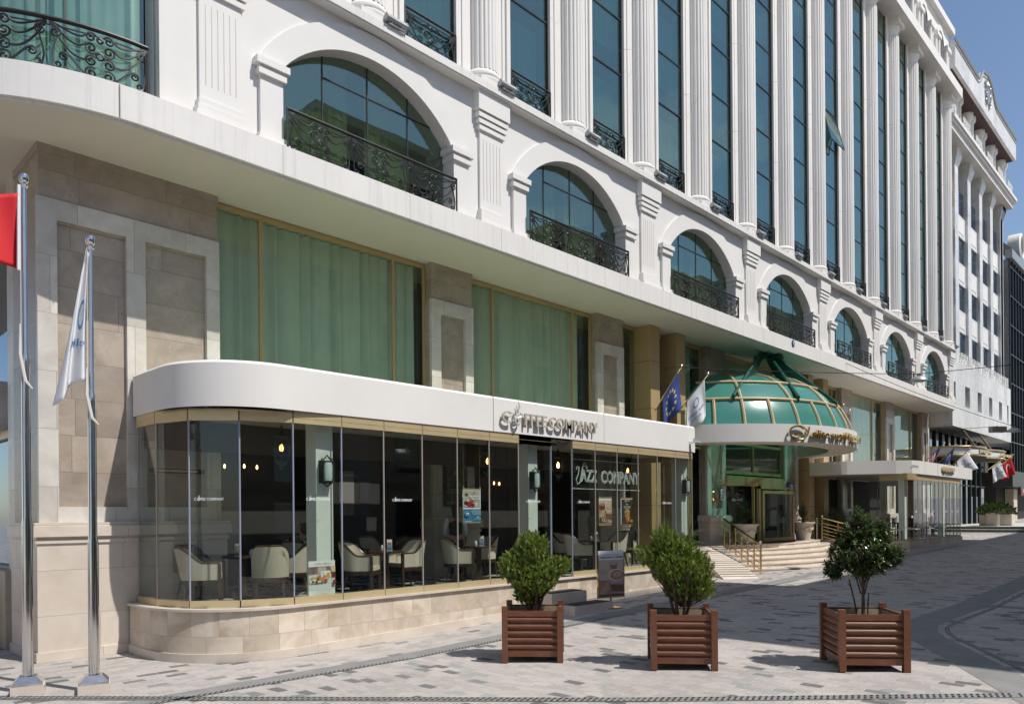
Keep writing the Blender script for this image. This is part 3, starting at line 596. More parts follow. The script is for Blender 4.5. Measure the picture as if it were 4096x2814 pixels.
# attic storey
mb = MB(); xl = 4.9; ZA0, ZA1 = 28.37, 31.75
for j_, cx in enumerate(UX[:-1]):
    wx = cx + 1.647; hw = .62; n = 10; pts = [(hw*cos(pi-pi*i/n), 30.45+hw*sin(pi-pi*i/n)) for i in range(n+1)]
    mb.box(xl, wx-hw, 12.72, 13.2, ZA0, ZA1); xl = wx+hw
    mb.sheet([[(wx+x, 12.72, z) for x, z in pts], [(wx+x, 12.72, ZA1) for x, z in pts]], None, False); mb.sheet([[(wx+x, 12.72, z) for x, z in pts], [(wx+x, 13.2, z) for x, z in pts]])
mb.box(xl, 52.25, 12.72, 13.2, ZA0, ZA1); mb.box(4.8, 52.6, 12.45, 14, ZA1, 32.15); hp(mb, 'attic_wall', 'white_render')
for j_, cx in enumerate(UX[7:-1]):
    wx = cx + 1.647; n = 12
    p = MB(); p.prism([(wx-.62, ZA0), (wx+.62, ZA0)] + [(wx+.62*cos(pi*i/n), 30.45+.62*sin(pi*i/n)) for i in range(n+1)], 13.1, 13.11); W = hp(p, 'attic_window', 'arch_glass')
    f = MB(); f.box(wx-.62, wx+.62, 13.06, 13.09, 29.6, 29.68); f.box(wx-.05, wx+.05, 13.05, 13.088, ZA0, 31.0); hp(f, 'frame', 'gold_paint', W)
    a = MB(); a.sheet([[(wx+r*cos(pi-pi*i/n), 12.66, 30.45+r*sin(pi-pi*i/n)) for i in range(n+1)] for r in (.62, .95)], None, False); a.sheet([[(wx+.95*cos(pi-pi*i/n), y, 30.45+.95*sin(pi-pi*i/n)) for i in range(n+1)] for y in (12.66, 12.72)])
    for s in (-1, 1):
        a.lathe([(.17, ZA0), (.17, ZA0+.1), (.13, ZA0+.13), (.125, 30.2)], (wx+s*.80, 12.62), 12); a.lathe([(.17, ZA0), (.17, ZA0+.1), (.13, ZA0+.13), (.125, 30.2)], (wx+s*1.25, 12.66), 10)
        a.box(wx+s*1.02-.42, wx+s*1.02+.42, 12.45, 12.8, 30.2, 30.45)
    hp(a, 'attic_arch', 'white_render')
    r_ = railing_mb(1.2, .8, 1, None, .014, .03); adopt(r_.build('balcony_railing', 'black_iron', loc=(wx, 12.9, ZA0+.01)), hotel)
# side front facing left, seen past the corner pillar
mb = MB(); mb.box(3.45, 3.75, 15.54, 16.2, 0, 8.47, 'pale_marble'); mb.box(3.3, 3.75, 16.9, 24, 4.0, 4.95, 'pale_marble'); mb.box(3.3, 3.75, 15.8, 24, 0, 1.4, 'travertine'); hp(mb, 'side_wall', 'pale_marble')
p = MB(); p.box(3.6, 3.615, 16.2, 24, 4.9, 8.45); p.box(3.6, 3.615, 15.9, 24, 1.4, 4.0); W = hp(p, 'side_window', 'curtain_glass'); f = MB(); f.box(3.52, 3.60, 15.9, 24, 3.85, 4.0); f.box(3.52, 3.60, 15.9, 24, 1.3, 1.42); hp(f, 'frame', 'gold_rail', W)
st = MB()
for i in range(9): st.box(2.0+.16*i, 3.4, 16.6, 19, .155*i, .155*(i+1))
tag(st.build('side_steps', 'step_stone'), 'pale stone steps climbing beside the corner pillar at far left', 'steps')
# ---------------------------------------------------------------- cafe pavilion
cafe = thing('cafe_pavilion', 'curved glass cafe pavilion with white fascia on a travertine plinth left of the entrance', 'pavilion', (12, 11.3, 0))
def cp(mb, name, mat, parent=None): return adopt(mb.build(name, mat), parent or cafe)
def corner(y0, r, xl=4.88, yb=13.86, xr=19.60, rr=.45, n=14, back=None):
    """plan line: from the pillar, round the big left corner, along the front, round the small right corner"""
    A = arc(xl+r, y0+r, r, 180, 270, n); B = arc(xr-rr, y0+rr, rr, 270, 360, 8)
    return [(xl, yb)] + A + B + [(xr, back or 13.95)]
pl = corner(11.31, 1.75, 4.72, 13.84, 19.70, .5, 16)
mb = MB(); mb.band(pl, .0, .82, 'travertine'); mb.band(offset(pl, -.035), -.1, .0, 'base_marble')
d = 0; base = []
for i, (x, y) in enumerate(offset(pl, -.03)): base.append((x, y))
rows = [[(x, y, gz(x)-.2) for x, y in base], [(x, y, gz(x)+.14) for x, y in base]]; ln = [0]
for p_, q_ in zip(base, base[1:]): ln.append(ln[-1]+hypot(q_[0]-p_[0], q_[1]-p_[1]))
mb.sheet(rows, 'base_marble', True); mb.sheet([rows[1], [(x, y, gz(x)+.14) for x, y in pl]], 'base_marble', False)
lip = offset(pl, -.05)
mb.band(lip, .815, .855, 'base_marble'); mb.sheet([[(x, y, .815) for x, y in lip], [(x, y, .815) for x, y in pl]], 'base_marble', False)
mb.add([(x, y, .855) for x, y in lip], [tuple(range(len(lip)))], 'base_marble'); cp(mb, 'plinth', 'travertine')
mb = MB(); mb.add([(x, y, .857) for x, y in offset(pl, .12)], [tuple(range(len(pl)))], 'checker_floor'); mb.box(4.9, 24, 14.0, 18.8, .80, .85, 'checker_floor'); cp(mb, 'floor', 'checker_floor')
# glazing line: straight facets
GL = [(4.88, 13.84), (4.88, 13.02), (5.10, 12.25), (5.70, 11.72), (6.50, 11.43), (7.415, 11.38), (8.323, 11.38), (9.235, 11.38), (10.142, 11.38), (11.045, 11.38), (11.939, 11.38), (13.026, 11.38), (13.782, 11.38), (14.676, 11.38), (15.582, 11.38), (16.51, 11.38), (17.418, 11.38), (18.332, 11.38), (19.22, 11.38), (19.62, 11.75), (19.64, 12.6), (19.64, 13.84)]
for i, (p, q) in enumerate(zip(GL, GL[1:])):
    if i == 11: continue
    dx, dy = q[0]-p[0], q[1]-p[1]; l = hypot(dx, dy); nx, ny = -dy/l, dx/l; e = .012/l
    a = (p[0]+dx*e, p[1]+dy*e); b = (q[0]-dx*e, q[1]-dy*e)
    g = MB(); vs = [(a[0], a[1]), (b[0], b[1]), (b[0]+nx*.010, b[1]+ny*.010), (a[0]+nx*.010, a[1]+ny*.010)]; g.prism(vs, .965, 4.0, 'z'); G = cp(g, 'glass_panel', 'shop_glass')
    r = MB(); o1 = [(p[0]-nx*.03, p[1]-ny*.03), (q[0]-nx*.03, q[1]-ny*.03), (q[0]+nx*.05, q[1]+ny*.05), (p[0]+nx*.05, p[1]+ny*.05)]
    e2 = .006/l; o1 = [(o1[0][0]+dx*e2, o1[0][1]+dy*e2), (o1[1][0]-dx*e2, o1[1][1]-dy*e2), (o1[2][0]-dx*e2, o1[2][1]-dy*e2), (o1[3][0]+dx*e2, o1[3][1]+dy*e2)]
    r.prism(o1, .858, .967, 'z'); cp(r, 'sill_rail', 'gold_rail', G); r = MB(); r.prism(o1, 3.90, 4.10, 'z'); r.prism([(x-nx*.004, y-ny*.004) for x, y in o1], 3.985, 3.99, 'z'); cp(r, 'head_rail', 'gold_rail', G)
    s = MB(); s.box(p[0]-.011, p[0]+.011, p[1]-.016, p[1]+.012, .967, 3.9); cp(s, 'edge_strip', 'blue_frame' if i in (2, 3, 4, 5, 12) else 'joint_strip', G)
r = MB(); r.box(11.94, 13.02, 11.35, 11.43, 3.90, 4.10); cp(r, 'door_head', 'gold_rail'); s = MB(); s.box(13.01, 13.035, 11.36, 11.40, .86, 3.9); cp(s, 'edge_strip', 'blue_frame')
fa = corner(11.33, 1.45, 4.84, 13.95, 19.64, .42, 18)
mb = MB(); mb.band(fa, 4.10, 4.80); top = offset(fa, .04); mb.sheet([[(x, y, 4.80) for x, y in fa], [(x, y, 4.845) for x, y in top]]); inn = offset(fa, .35)
mb.sheet([[(x, y, 4.845) for x, y in top], [(x, y, 4.845) for x, y in inn]], None, False); mb.sheet([[(x, y, 4.10) for x, y in fa], [(x, y, 4.10) for x, y in offset(fa, .06)]], 'dark_frame', False); mb.sheet([[(x, y, 4.845) for x, y in inn], [(x, y, 4.68) for x, y in inn]]); cp(mb, 'fascia', 'fascia_render')
mb = MB(); rf = offset(fa, .3); mb.add([(x, y, 4.70) for x, y in rf], [tuple(range(len(rf)))], 'green_bounce_roof'); cp(mb, 'roof', 'green_bounce_roof')  # unseen roof, coloured pale green so its bounced sun tints the soffit
mb = MB(); mb.add([(x, y, 4.06) for x, y in offset(fa, .06)], [tuple(range(len(fa)))[::-1]], 'interior_ceiling'); mb.box(5.0, 19.5, 13.4, 13.9, 3.55, 4.05, 'interior_brown')
for x in (7.6, 10.4, 13.2, 16.0): mb.box(x, x+.95, 11.9, 12.2, 4.045, 4.058, 'hole_black')
cp(mb, 'ceiling', 'interior_ceiling')
b = MB(); b.box(11.135, 11.145, 11.322, 11.34, 4.10, 4.845); b.box(14.996, 15.002, 11.326, 11.34, 4.10, 4.845); cp(b, 'fascia_joints', 'joint_strip')
for (x0, x1) in ((7.04, 7.38), (12.50, 12.81), (19.02, 19.33)):
    b = MB(); b.box(x0, x1, 11.60, 11.93, .86, 4.05); cp(b, 'post', 'post_paint')
sc_ = MB()
for x in [7.9+.72*i for i in range(16)]: sc_.sheet([[(x+.28*cos(t*pi/8)*(1-.15*k), 11.55+.02*k, 4.06-(.02+.075*k)*sin(t*pi/8)) for t in range(9)] for k in range(3)])
cp(sc_, 'awning_scallops', 'grey_or_shaded_fabric')
st = MB(); zz = gz(13)
st.box(12.40, 13.62, 10.83, 11.30, zz-.15, zz+.46, 'base_marble'); st.box(12.62, 14.02, 10.36, 10.83-.002, zz-.15, zz+.20, 'base_marble'); st.box(12.6, 14.04, 10.34, 10.829, zz-.15, zz+.03, 'base_marble')
S = tag(st.build('cafe_steps', 'base_marble'), 'two marble block steps with dark mats at the cafe door', 'steps')
st = MB(); st.box(12.50, 13.55, 10.9, 11.25, zz+.46, zz+.475); st.box(12.78, 13.95, 10.42, 10.80, zz+.20, zz+.215); adopt(st.build('mat', 'mat_black'), S)
# dark inner room furniture visible through the glass
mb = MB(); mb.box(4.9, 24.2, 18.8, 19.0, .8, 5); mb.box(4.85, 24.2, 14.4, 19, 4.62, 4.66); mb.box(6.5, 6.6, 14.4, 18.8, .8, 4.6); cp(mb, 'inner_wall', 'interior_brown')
mb = MB(); mb.box(13.6, 17.2, 16.2, 16.8, .85, 1.95); mb.box(13.5, 17.3, 16.1, 16.9, 1.95, 2.02); mb.box(13.6, 17.2, 18.2, 18.6, .85, 3.1); tag(mb.build('bar_counter', 'dark_wood'), 'dark wooden bar counter deep inside the cafe', 'counter')

# lettering
def letters(name, label, s, cx, z, w, h, y, mat, depth=.004, cat='sign', side=None, bold=0, group=None):
    mb = MB(); put_text(mb, s, cx, z, w, h, y, mat, depth, bold, side=side); return tag(mb.build(name, mat), label, cat, group)
def cup(mb, cx, z, h, y, m, t=.012, depth=0.02):
    """coffee cup with two wisps of steam, standing in for the O"""
    W = h*1.0; T = lambda pts, r: mb.tube([(cx+a*W, y-depth, z+b*h) for a, b in pts], r, 6, m)
    T([(-.42, .62), (-.40, .40), (-.28, .14), (-.06, -.05), (.14, .02), (.34, .25), (.44, .60)], [t*.5, t, t*1.4, t*1.7, t*1.5, t*1.1, t*.5])
    mb.tube([(cx+W*(.02+.42*cos(a)), y-depth, z+h*(.62+.13*sin(a)+.10*cos(a))) for a in [2*pi*i/18 for i in range(18)]], t*.8, 6, m, closed=True)
    T([(.44, .60), (.60, .78), (.50, .95), (.36, .92)], t*.9)
    T([(-.12, .80), (-.22, 1.05), (-.02, 1.30), (-.10, 1.55)], [t*.4, t, t, t*.4]); T([(.10, .85), (.02, 1.15), (.26, 1.50), (.14, 1.95)], [t*.4, t*1.3, t*1.3, t*.4])
sg = thing('cafe_sign', 'raised three-dimensional letters COFFEE COMPANY on the white fascia', 'sign', (12.9, 11.2, 4.3))
mb = MB(); put_text(mb, 'C', 11.47, 4.30, .28, .255, 11.28, 'letter_face', .045, .0, side='letter_side'); put_text(mb, 'FFEE', 12.40, 4.30, .74, .25, 11.28, 'letter_face', .045, .01, side='letter_side'); put_text(mb, 'COMPANY', 13.74, 4.30, 1.80, .25, 11.28, 'letter_face', .045, .005, side='letter_side')
cup(mb, 11.79, 4.30, .25, 11.28, 'letter_face', .020, .04); adopt(mb.build('letters', 'letter_face'), sg)
mb = MB()
for x in (11.6, 12.3, 12.6, 12.9, 13.2, 13.6, 14.1, 14.6, 11.95): mb.box(x-.006, x+.006, 11.22, 11.33, 4.44, 4.452)
adopt(mb.build('studs', 'steel'), sg)
for i, (cx, pos) in enumerate([(5.10, 'second curved pane from the left'), (6.95, 'pane in front of the leftmost white post'), (8.75, 'pane in front of the framed print'), (12.42, 'pane beside the cafe door'), (14.23, 'pane under the neon sign'), (17.9, 'pane at the right end of the front'), ]):
    mb = MB(); y = 11.372 if cx > 6 else 12.05
    k = Matrix()
    if cx < 6: k = Matrix.Translation((5.33, 12.03, 0)) @ Matrix.Rotation(atan2(11.72-12.25, .6), 4, 'Z') @ Matrix.Translation((-5.10, -12.05, 0))
    mb.T = k; put_text(mb, 'C  FFEE COMPANY', cx, 2.60, .47, .045, y, None, 0, .02); cup(mb, cx-.165, 2.60, .045, y, None, .004, 0); tag(mb.build('window_decal', 'decal_white'), 'small white COFFEE COMPANY decal on the ' + pos, 'decal', 'cafe window decals')
# neon sign: clear sheet with white tubes
jz = thing('neon_sign', 'clear acrylic sheet with white tube lettering JAZZ COMPANY behind the cafe glass', 'sign', (15.5, 11.62, 3))
mb = MB(); mb.box(14.08, 16.95, 11.62, 11.63, 2.955, 3.675); adopt(mb.build('acrylic_sheet', 'sign_acrylic'), jz)
mb = MB(); T = .010
for z in (2.955, 3.675): mb.tube([(14.08, 11.615, z), (16.95, 11.615, z)], .010, 5)
adopt(mb.build('sheet_edge', 'frost_glass'), jz)
mb = MB()
def outline(s, cx, z, w, h):
    vs_, fs_ = text_mesh(s, 1, 0, 0, 2); from collections import Counter
    ec = Counter(tuple(sorted((f[i], f[(i+1) % len(f)]))) for f in fs_ for i in range(len(f))); xs_ = [v[0] for v in vs_]; k = w/(max(xs_)-min(xs_)); x0 = min(xs_)
    for (a, b), n in ec.items():
        if n == 1: mb.tube([(cx-w/2+(vs_[q][0]-x0)*k, 11.60, z+vs_[q][1]*h/.7) for q in (a, b)], .011, 4)
outline('AZZ', 14.72, 3.14, .62, .29); outline('COMPANY', 16.05, 3.12, 1.66, .31)
sax = [(14.23, 3.42), (14.26, 3.50), (14.33, 3.49), (14.30, 3.30), (14.22, 3.18), (14.27, 3.07), (14.36, 3.10), (14.45, 3.42), (14.50, 3.57), (14.56, 3.60), (14.66, 3.50), (14.64, 3.46), (14.55, 3.53), (14.48, 3.50)]
mb.tube([(x, 11.60, z) for x, z in sax], .012, 5); adopt(mb.build('neon_tubes', 'neon_tube'), jz); mb = MB()
mb.tube([(14.25, 11.6, 3.07), (14.2, 11.6, 2.96)], .006, 4); mb.tube([(16.45, 11.6, 3.42), (16.65, 11.7, 3.70), (16.7, 11.7, 4.0)], .009, 4)
for x in (14.4, 15.6, 16.7): mb.tube([(x, 11.62, 3.675), (x, 11.62, 4.05)], .003, 4)
adopt(mb.build('wires', 'dark_wood'), jz)

# ---------------------------------------------------------------- posters
def poster(name, label, cat, x0, x1, z0, z1, y, draw, board='paper_white', hang=None, loc=None):
    root = thing(name, label, cat, ((x0+x1)/2, y, z0)); b = MB(); b.box(x0, x1, y, y+.012, z0, z1); adopt(b.build('board', board), root)
    d_ = MB(); t_ = MB(); w, h = x1-x0, z1-z0
    class P_:
        k = 0
        def rect(s, a, b, c, e, col): s.k += 1; d_.quad(x0+a*w, x0+b*w, z0+c*h, z0+e*h, y-.0012*s.k, flat(col))
        def oval(s, a, c, r, rz, col): s.k += 1; d_.disc((x0+a*w, z0+c*h), r*w, 18, flat(col), rz*h, y-.0012*s.k)
        def poly(s, pts, col): s.k += 1; d_.add([(x0+a*w, y-.0012*s.k, z0+c*h) for a, c in pts], [tuple(range(len(pts)))], flat(col))
        def text(s, tx, a, c, wd, hh, col, bold=.0): s.k += 1; put_text(t_, tx, x0+a*w, z0+c*h, wd*w, hh*h, y-.0012*s.k-.002, flat(col), 0, bold)
    p = P_(); draw(p); adopt(d_.build('picture', 'paper_white'), root)
    if t_.v: adopt(t_.build('writing', 'paper_white'), root)
    if hang:
        m_ = MB(); m_.box(x0-.01, x1+.01, y-.006, y+.016, z1, z1+.025, 'gold_paint'); m_.box(x0, x1, y-.004, y+.014, z0-.022, z0, 'gold_paint')
        for x in (x0+.02, x1-.02): m_.lathe([(.004, z1+.025), (.014, z1+.05), (.004, z1+.075)], (x, y), 8, 'chrome'); m_.tube([(x, y, z1+.06), (x, y, 4.05)], .002, 3)
        adopt(m_.build('hanger', 'gold_paint'), root)
    return root
def d1(p):
    p.rect(.02, .96, .44, .97, (.42,.40,.37)); p.rect(.0, 1, 0, .40, (.055,.19,.33)); p.oval(.10, .80, .16, .09, (.45,.47,.46)); p.oval(.17, .82, .13, .065, (.62,.48,.16)); p.oval(.18, .84, .11, .055, (.12,.07,.05)); p.oval(.62, .90, .14, .035, (.55,.52,.48)); p.oval(.62, .905, .10, .02, (.25,.13,.08))
    p.oval(.38, .56, .42, .10, (.70,.68,.64)); p.oval(.36, .58, .36, .085, (.14,.02,.03))
    for a, c, r, col in ((.22,.60,.12,(.10,.02,.05)), (.42,.64,.14,(.42,.10,.05)), (.50,.60,.12,(.35,.05,.04)), (.35,.54,.15,(.36,.012,.02)), (.60,.57,.09,(.66,.58,.52)), (.25,.66,.08,(.62,.55,.52)), (.52,.53,.12,(.30,.01,.015))): p.oval(a, c, r, r*.42, col)
    p.text("Elite World'e", .64, .775, .62, .05, (.82,.82,.82), .015); p.text('iftar keyfi', .68, .705, .46, .05, (.82,.82,.82), .015)
    p.oval(.19, .25, .15, .085, (.45,.55,.62)); p.oval(.19, .25, .145, .081, (.055,.19,.33)); p.text('79', .20, .225, .18, .06, (.85,.87,.9), .03)
    for i in range(5): p.rect(.42+.06*(i > 2), .96, .345-.03*i, .357-.03*i, (.36,.48,.56))
    p.text('elite world', .78, .09, .34, .035, (.7,.77,.82)); p.oval(.78, .155, .06, .02, (.5,.6,.68)); p.rect(.03, .4, .022, .035, (.6,.68,.74))
poster('hanging_poster', 'hanging poster with red dessert over a blue price panel reading 79', 'poster', 10.41, 10.91, 2.185, 2.86, 11.50, d1, hang=1)
def d2(p):
    p.rect(.0, 1, .0, .85, (.36,.20,.12)); p.rect(0, 1, .74, .90, (.62,.52,.44)); p.poly([(0,.35), (.45,.70), (.42,.40), (.25,.2), (0,.2)], (.55,.33,.18)); p.oval(.25, .68, .24, .13, (.16,.035,.02)); p.oval(.25, .76, .22, .06, (.42,.20,.08))
    p.poly([(.50,.60), (.99,.60), (.99,.06), (.66,.10)], (.46,.34,.31)); p.poly([(.53,.42), (.99,.40), (.99,.16), (.60,.20)], (.20,.085,.04)); p.oval(.72, .66, .27, .185, (.74,.66,.62)); p.oval(.74, .67, .23, .155, (.56,.32,.16)); p.oval(.75, .70, .12, .07, (.72,.55,.38)); p.oval(.75, .70, .06, .03, (.52,.30,.15))
    p.rect(.04, .47, .09, .29, (.07,.055,.04)); p.text('12', .32, .115, .24, .11, (.62,.58,.48), .04); p.rect(.10, .44, .255, .275, (.5,.46,.38)); p.text('COFFEE COMPANY', .5, .89, .86, .035, (.42,.36,.28))
poster('hanging_poster', 'hanging poster of two coffee cups with a brown box reading 12', 'poster', 14.985, 15.515, 2.065, 2.735, 11.50, d2, hang=1)
def d3(p):
    p.rect(.05, 1, 0, .965, (.045,.028,.025)); p.poly([(.30,.52), (.78,.50), (.72,.28), (.36,.28)], (.46,.24,.06)); p.oval(.54, .51, .24, .03, (.66,.45,.14)); p.poly([(.36,.28), (.80,.28), (.74,.08), (.42,.07)], (.30,.10,.02)); p.poly([(.55,.24), (.72,.30), (.60,.09)], (.75,.45,.06)); p.poly([(.34,.42), (.44,.46), (.42,.33)], (.25,.06,.02)); p.rect(.76, .99, .08, .18, (.50,.27,.09)); p.rect(.05, .35, .0, .17, (.08,.02,.02)); p.oval(.40, .86, .09, .05, (.20,.09,.03))
    p.text('Jolly Songs', .5, .90, .42, .05, (.75,.75,.73), .02); p.text('Bar', .5, .76, .18, .045, (.75,.75,.73), .02)
    for i, wd in enumerate((.62, .56, .54, .32, .30)): p.rect(.5-wd/2, .5+wd/2, .70-.04*i, .714-.04*i, (.6,.58,.56))
poster('hanging_poster', 'hanging dark brown poster of a whisky glass with white lettering', 'poster', 15.91, 16.43, 2.06, 2.73, 11.50, d3, hang=1)
def d4(p):
    p.rect(0, 1, .13, .83, (.62,.66,.66)); p.rect(0, 1, .60, .83, (.22,.17,.15)); p.rect(.34, .66, .62, .83, (.52,.42,.36)); p.poly([(.10,.80), (.26,.81), (.24,.64), (.14,.63)], (.22,.11,.10)); p.oval(.27, .58, .12, .035, (.72,.74,.72)); p.oval(.27, .60, .09, .02, (.58,.50,.36)); p.rect(.44, .53, .50, .70, (.70,.74,.74)); p.rect(.55, .82, .52, .70, (.78,.79,.79)); p.rect(.67, .80, .50, .64, (.72,.36,.06)); p.poly([(.80,.83), (1,.83), (1,.66), (.86,.66)], (.70,.52,.34)); p.rect(.86, 1, .50, .62, (.12,.03,.03))
    p.poly([(.02,.46), (.12,.56), (.72,.50), (.74,.38), (.03,.34)], (.78,.80,.80))
    for a, c, r, col in ((.10,.48,.07,(.25,.42,.06)), (.16,.52,.06,(.48,.50,.10)), (.26,.50,.06,(.60,.28,.10)), (.38,.54,.07,(.52,.16,.10)), (.36,.47,.07,(.12,.10,.05)), (.45,.48,.08,(.66,.26,.08)), (.60,.52,.10,(.62,.24,.12)), (.66,.48,.09,(.70,.36,.15)), (.14,.40,.06,(.55,.05,.07)), (.28,.40,.06,(.06,.05,.05)), (.36,.40,.06,(.72,.62,.30)), (.50,.41,.06,(.58,.15,.05)), (.62,.42,.06,(.40,.04,.05))): p.oval(a, c, r, r*.55, col)
    p.rect(.88, 1, .28, .42, (.22,.03,.04)); p.text('COFFEE COMPANY', .5, .885, .68, .05, (.16,.15,.14), .005)
    for i, wd in enumerate((.55, .50, .62, .14)): p.text(('Guune zengin bir kahvalti ile baslayin', 'Start your day with a rich breakfast', 'Serving daily with filter coffee', '12')[i], .52, .135-.028*i-.02, wd, .018, (.30,.30,.30))
poster('breakfast_placard', 'white placard with breakfast photo and COFFEE COMPANY heading standing inside the glass', 'placard', 6.795, 7.318, .967, 1.556, 11.46, d4)
# takeaway stand on the pavement
tk = Matrix.Translation((14.05, 10.45, gz(14.1))) @ Matrix.Rotation(radians(-17), 4, 'Z')
def d5(p):
    p.rect(0, 1, 0, .80, (.46,.37,.31)); p.rect(0, 1, 0, .36, (.30,.18,.12)); p.poly([(0,.08), (.40,.36), (.42,.15), (.2,.02)], (.42,.26,.17)); p.poly([(.42,.74), (.78,.74), (.72,.60), (.50,.60)], (.26,.12,.08)); p.oval(.60, .71, .17, .025, (.48,.36,.27)); p.poly([(.40,.42), (.99,.42), (.99,.05), (.56,.08)], (.34,.27,.26)); p.poly([(.46,.27), (.99,.25), (.99,.09), (.54,.11)], (.15,.07,.05)); p.oval(.72, .46, .32, .135, (.62,.56,.53)); p.oval(.73, .46, .28, .115, (.36,.20,.12)); p.oval(.74, .48, .15, .05, (.52,.38,.28)); p.oval(.74, .48, .07, .022, (.34,.18,.10)); p.rect(0, 1, 0, .05, (.10,.06,.045))
    p.text('COFFEE COMPANY', .5, .895, .88, .035, (.30,.22,.17)); p.text('TAKEAWAY COFFEE', .5, .835, .90, .038, (.03,.025,.02), .03)
    for i, tx in enumerate(('For', 'the intense', 'flavour')): p.text(tx, .16+.05*(i > 0), .60-.05*i, (.10, .32, .24)[i], .026, (.16,.10,.07))
tw = poster('takeaway_stand', 'tall brown TAKEAWAY COFFEE board on a brass foot beside the cafe steps', 'sign stand', -.36, .36, .28, 1.34, 0, d5, 'flag_white'); mb = MB()
for s in (-1, 1): mb.box(s*.365-.012, s*.365+.012, -.018, .03, .27, 1.25)
mb.box(-.375, .375, -.018, .03, .25, .28); mb.tube([(0, .012, .03), (0, .012, .27)], .028, 8); mb.frustum((-.22, .22, -.16, .20, .0), (-.21, .21, -.15, .19, .035)); adopt(mb.build('brass_frame', 'polished_brass'), tw); tw.matrix_world = tk @ Matrix.Translation((0, 0, .28)); tw.location = tk.translation + Vector((0, 0, .28)); tw.rotation_euler = (0, 0, radians(-17))
# ---------------------------------------------------------------- lamps in the cafe
def wall_lantern(x, y, z, label):
    r = thing('wall_lantern', label, 'lamp', (x, y, z), 0, 'lanterns on the white posts'); m = MB(); m.box(-.115, .115, -.03, 0, -.20, .20); 
    for s in (-1, 1): m.box(s*.10-.016, s*.10+.016, -.14, -.03, -.17, .17); m.lathe([(.0, .17), (.03, .19), (.01, .23), (.0, .25)], (s*.10, -.09), 8)
    m.box(-.12, .12, -.15, -.03, .165, .185); m.box(-.12, .12, -.15, -.03, -.185, -.165); m.tube([(-.10, -.09, .19), (-.04, -.09, .24), (0, -.09, .29), (.04, -.09, .24), (.10, -.09, .19)], .014, 5); m.tube([(-.10, -.09, -.19), (0, -.09, -.26), (.10, -.09, -.19)], .014, 5); part(m, 'bracket', 'verdigris', r)
    m = MB(); m.lathe([(.0, -.165), (.085, -.16), (.095, -.1), (.095, .1), (.085, .16), (0, .165)], (0, -.085), 12); part(m, 'glass', 'frost_glass', r); return r
wall_lantern(7.21, 11.60, 3.11, 'verdigris wall lantern on the leftmost white cafe post'); wall_lantern(12.655, 11.60, 3.11, 'verdigris wall lantern on the white post beside the cafe door'); wall_lantern(19.17, 11.60, 3.11, 'verdigris wall lantern on the white post at the right end of the cafe')
def hang_lantern(x, y, zt, label, bulb='bulb_dim'):
    r = thing('hanging_lantern', label, 'lamp', (x, y, zt), 0, 'lanterns hanging from the cafe ceiling'); m = MB(); z = 3.55-zt
    m.tube([(0, 0, 0), (0, 0, z+.38)], .008, 5); m.lathe([(.01, z+.40), (.04, z+.36), (.02, z+.32), (.10, z+.27), (.17, z+.21), (.165, z+.19)], (0,0), 6)
    for i in range(6): an = i*pi/3; m.tube([(.16*cos(an), .16*sin(an), z+.20), (.175*cos(an), .175*sin(an), z), (.11*cos(an), .11*sin(an), z-.24)], .010, 5)
    m.lathe([(.12, z-.23), (.11, z-.26), (.03, z-.33), (.045, z-.36), (.0, z-.40)], (0,0), 6); part(m, 'cage', 'verdigris', r)
    m = MB(); m.lathe([(.0, z-.07), (.03, z-.04), (.038, z), (.025, z+.05), (0, z+.09)], (0,0), 10); part(m, 'bulb', bulb, r); return r
hang_lantern(6.77, 12.3, 4.06, 'dark lantern hanging left of the leftmost white post'); hang_lantern(11.9, 12.3, 4.06, 'dark lantern hanging just left of the cafe door'); hang_lantern(14.25, 12.2, 4.06, 'lit lantern hanging at the left edge of the neon sign', 'bulb_warm'); hang_lantern(17.5, 12.4, 4.06, 'dark lantern hanging right of the neon sign')
def chandelier(x, y, z, label, n=6):
    r = thing('chandelier', label, 'chandelier', (x, y, 4.6), 0, 'chandeliers deep in the cafe'); m = MB(); q = z-4.6; m.tube([(0,0,0), (0,0,q)], .012, 5); b = MB()
    for i in range(n):
        an = i*2*pi/n+.4; m.tube([(0,0,q-.02), (.22*cos(an), .22*sin(an), q-.10), (.40*cos(an), .40*sin(an), q)], .010, 5); b.lathe([(.0, q+.0), (.022, q+.03), (.018, q+.07), (0, q+.10)], (.40*cos(an), .40*sin(an)), 8)
    part(m, 'arms', 'verdigris', r); part(b, 'bulbs', 'bulb_warm', r)
chandelier(7.55, 15.6, 3.36, 'small candle-bulb chandelier seen left of the leftmost post'); chandelier(9.6, 15.9, 3.33, 'small candle-bulb chandelier seen right of the leftmost post'); chandelier(15.2, 15.8, 3.2, 'small candle-bulb chandelier glowing left of the cafe door')
ht = thing('patio_heater', 'slim black infrared heater hanging by the left curve of the cafe', 'heater', (5.35, 13.3, 3.15)); m = MB(); m.box(-.45, .42, -.11, .11, -.05, .02, 'mat_black'); m.box(-.44, .3, -.112, -.10, -.035, .0, 'gold_paint'); part(m, 'casing', 'mat_black', ht); m = MB(); [m.tube([(x, 0, .02), (x, 0, .9)], .007, 4) for x in (-.25, .38)]; part(m, 'rods', 'steel', ht)
pic = thing('framed_print', 'framed mosaic print of small portraits on the marble pillar inside the cafe', 'picture', (12.41, 13.95, 2.5)); m = MB(); m.box(12.09, 12.73, 13.955, 13.985, 2.60, 3.49); adopt(m.build('print', 'photo_mosaic'), pic); m = MB()
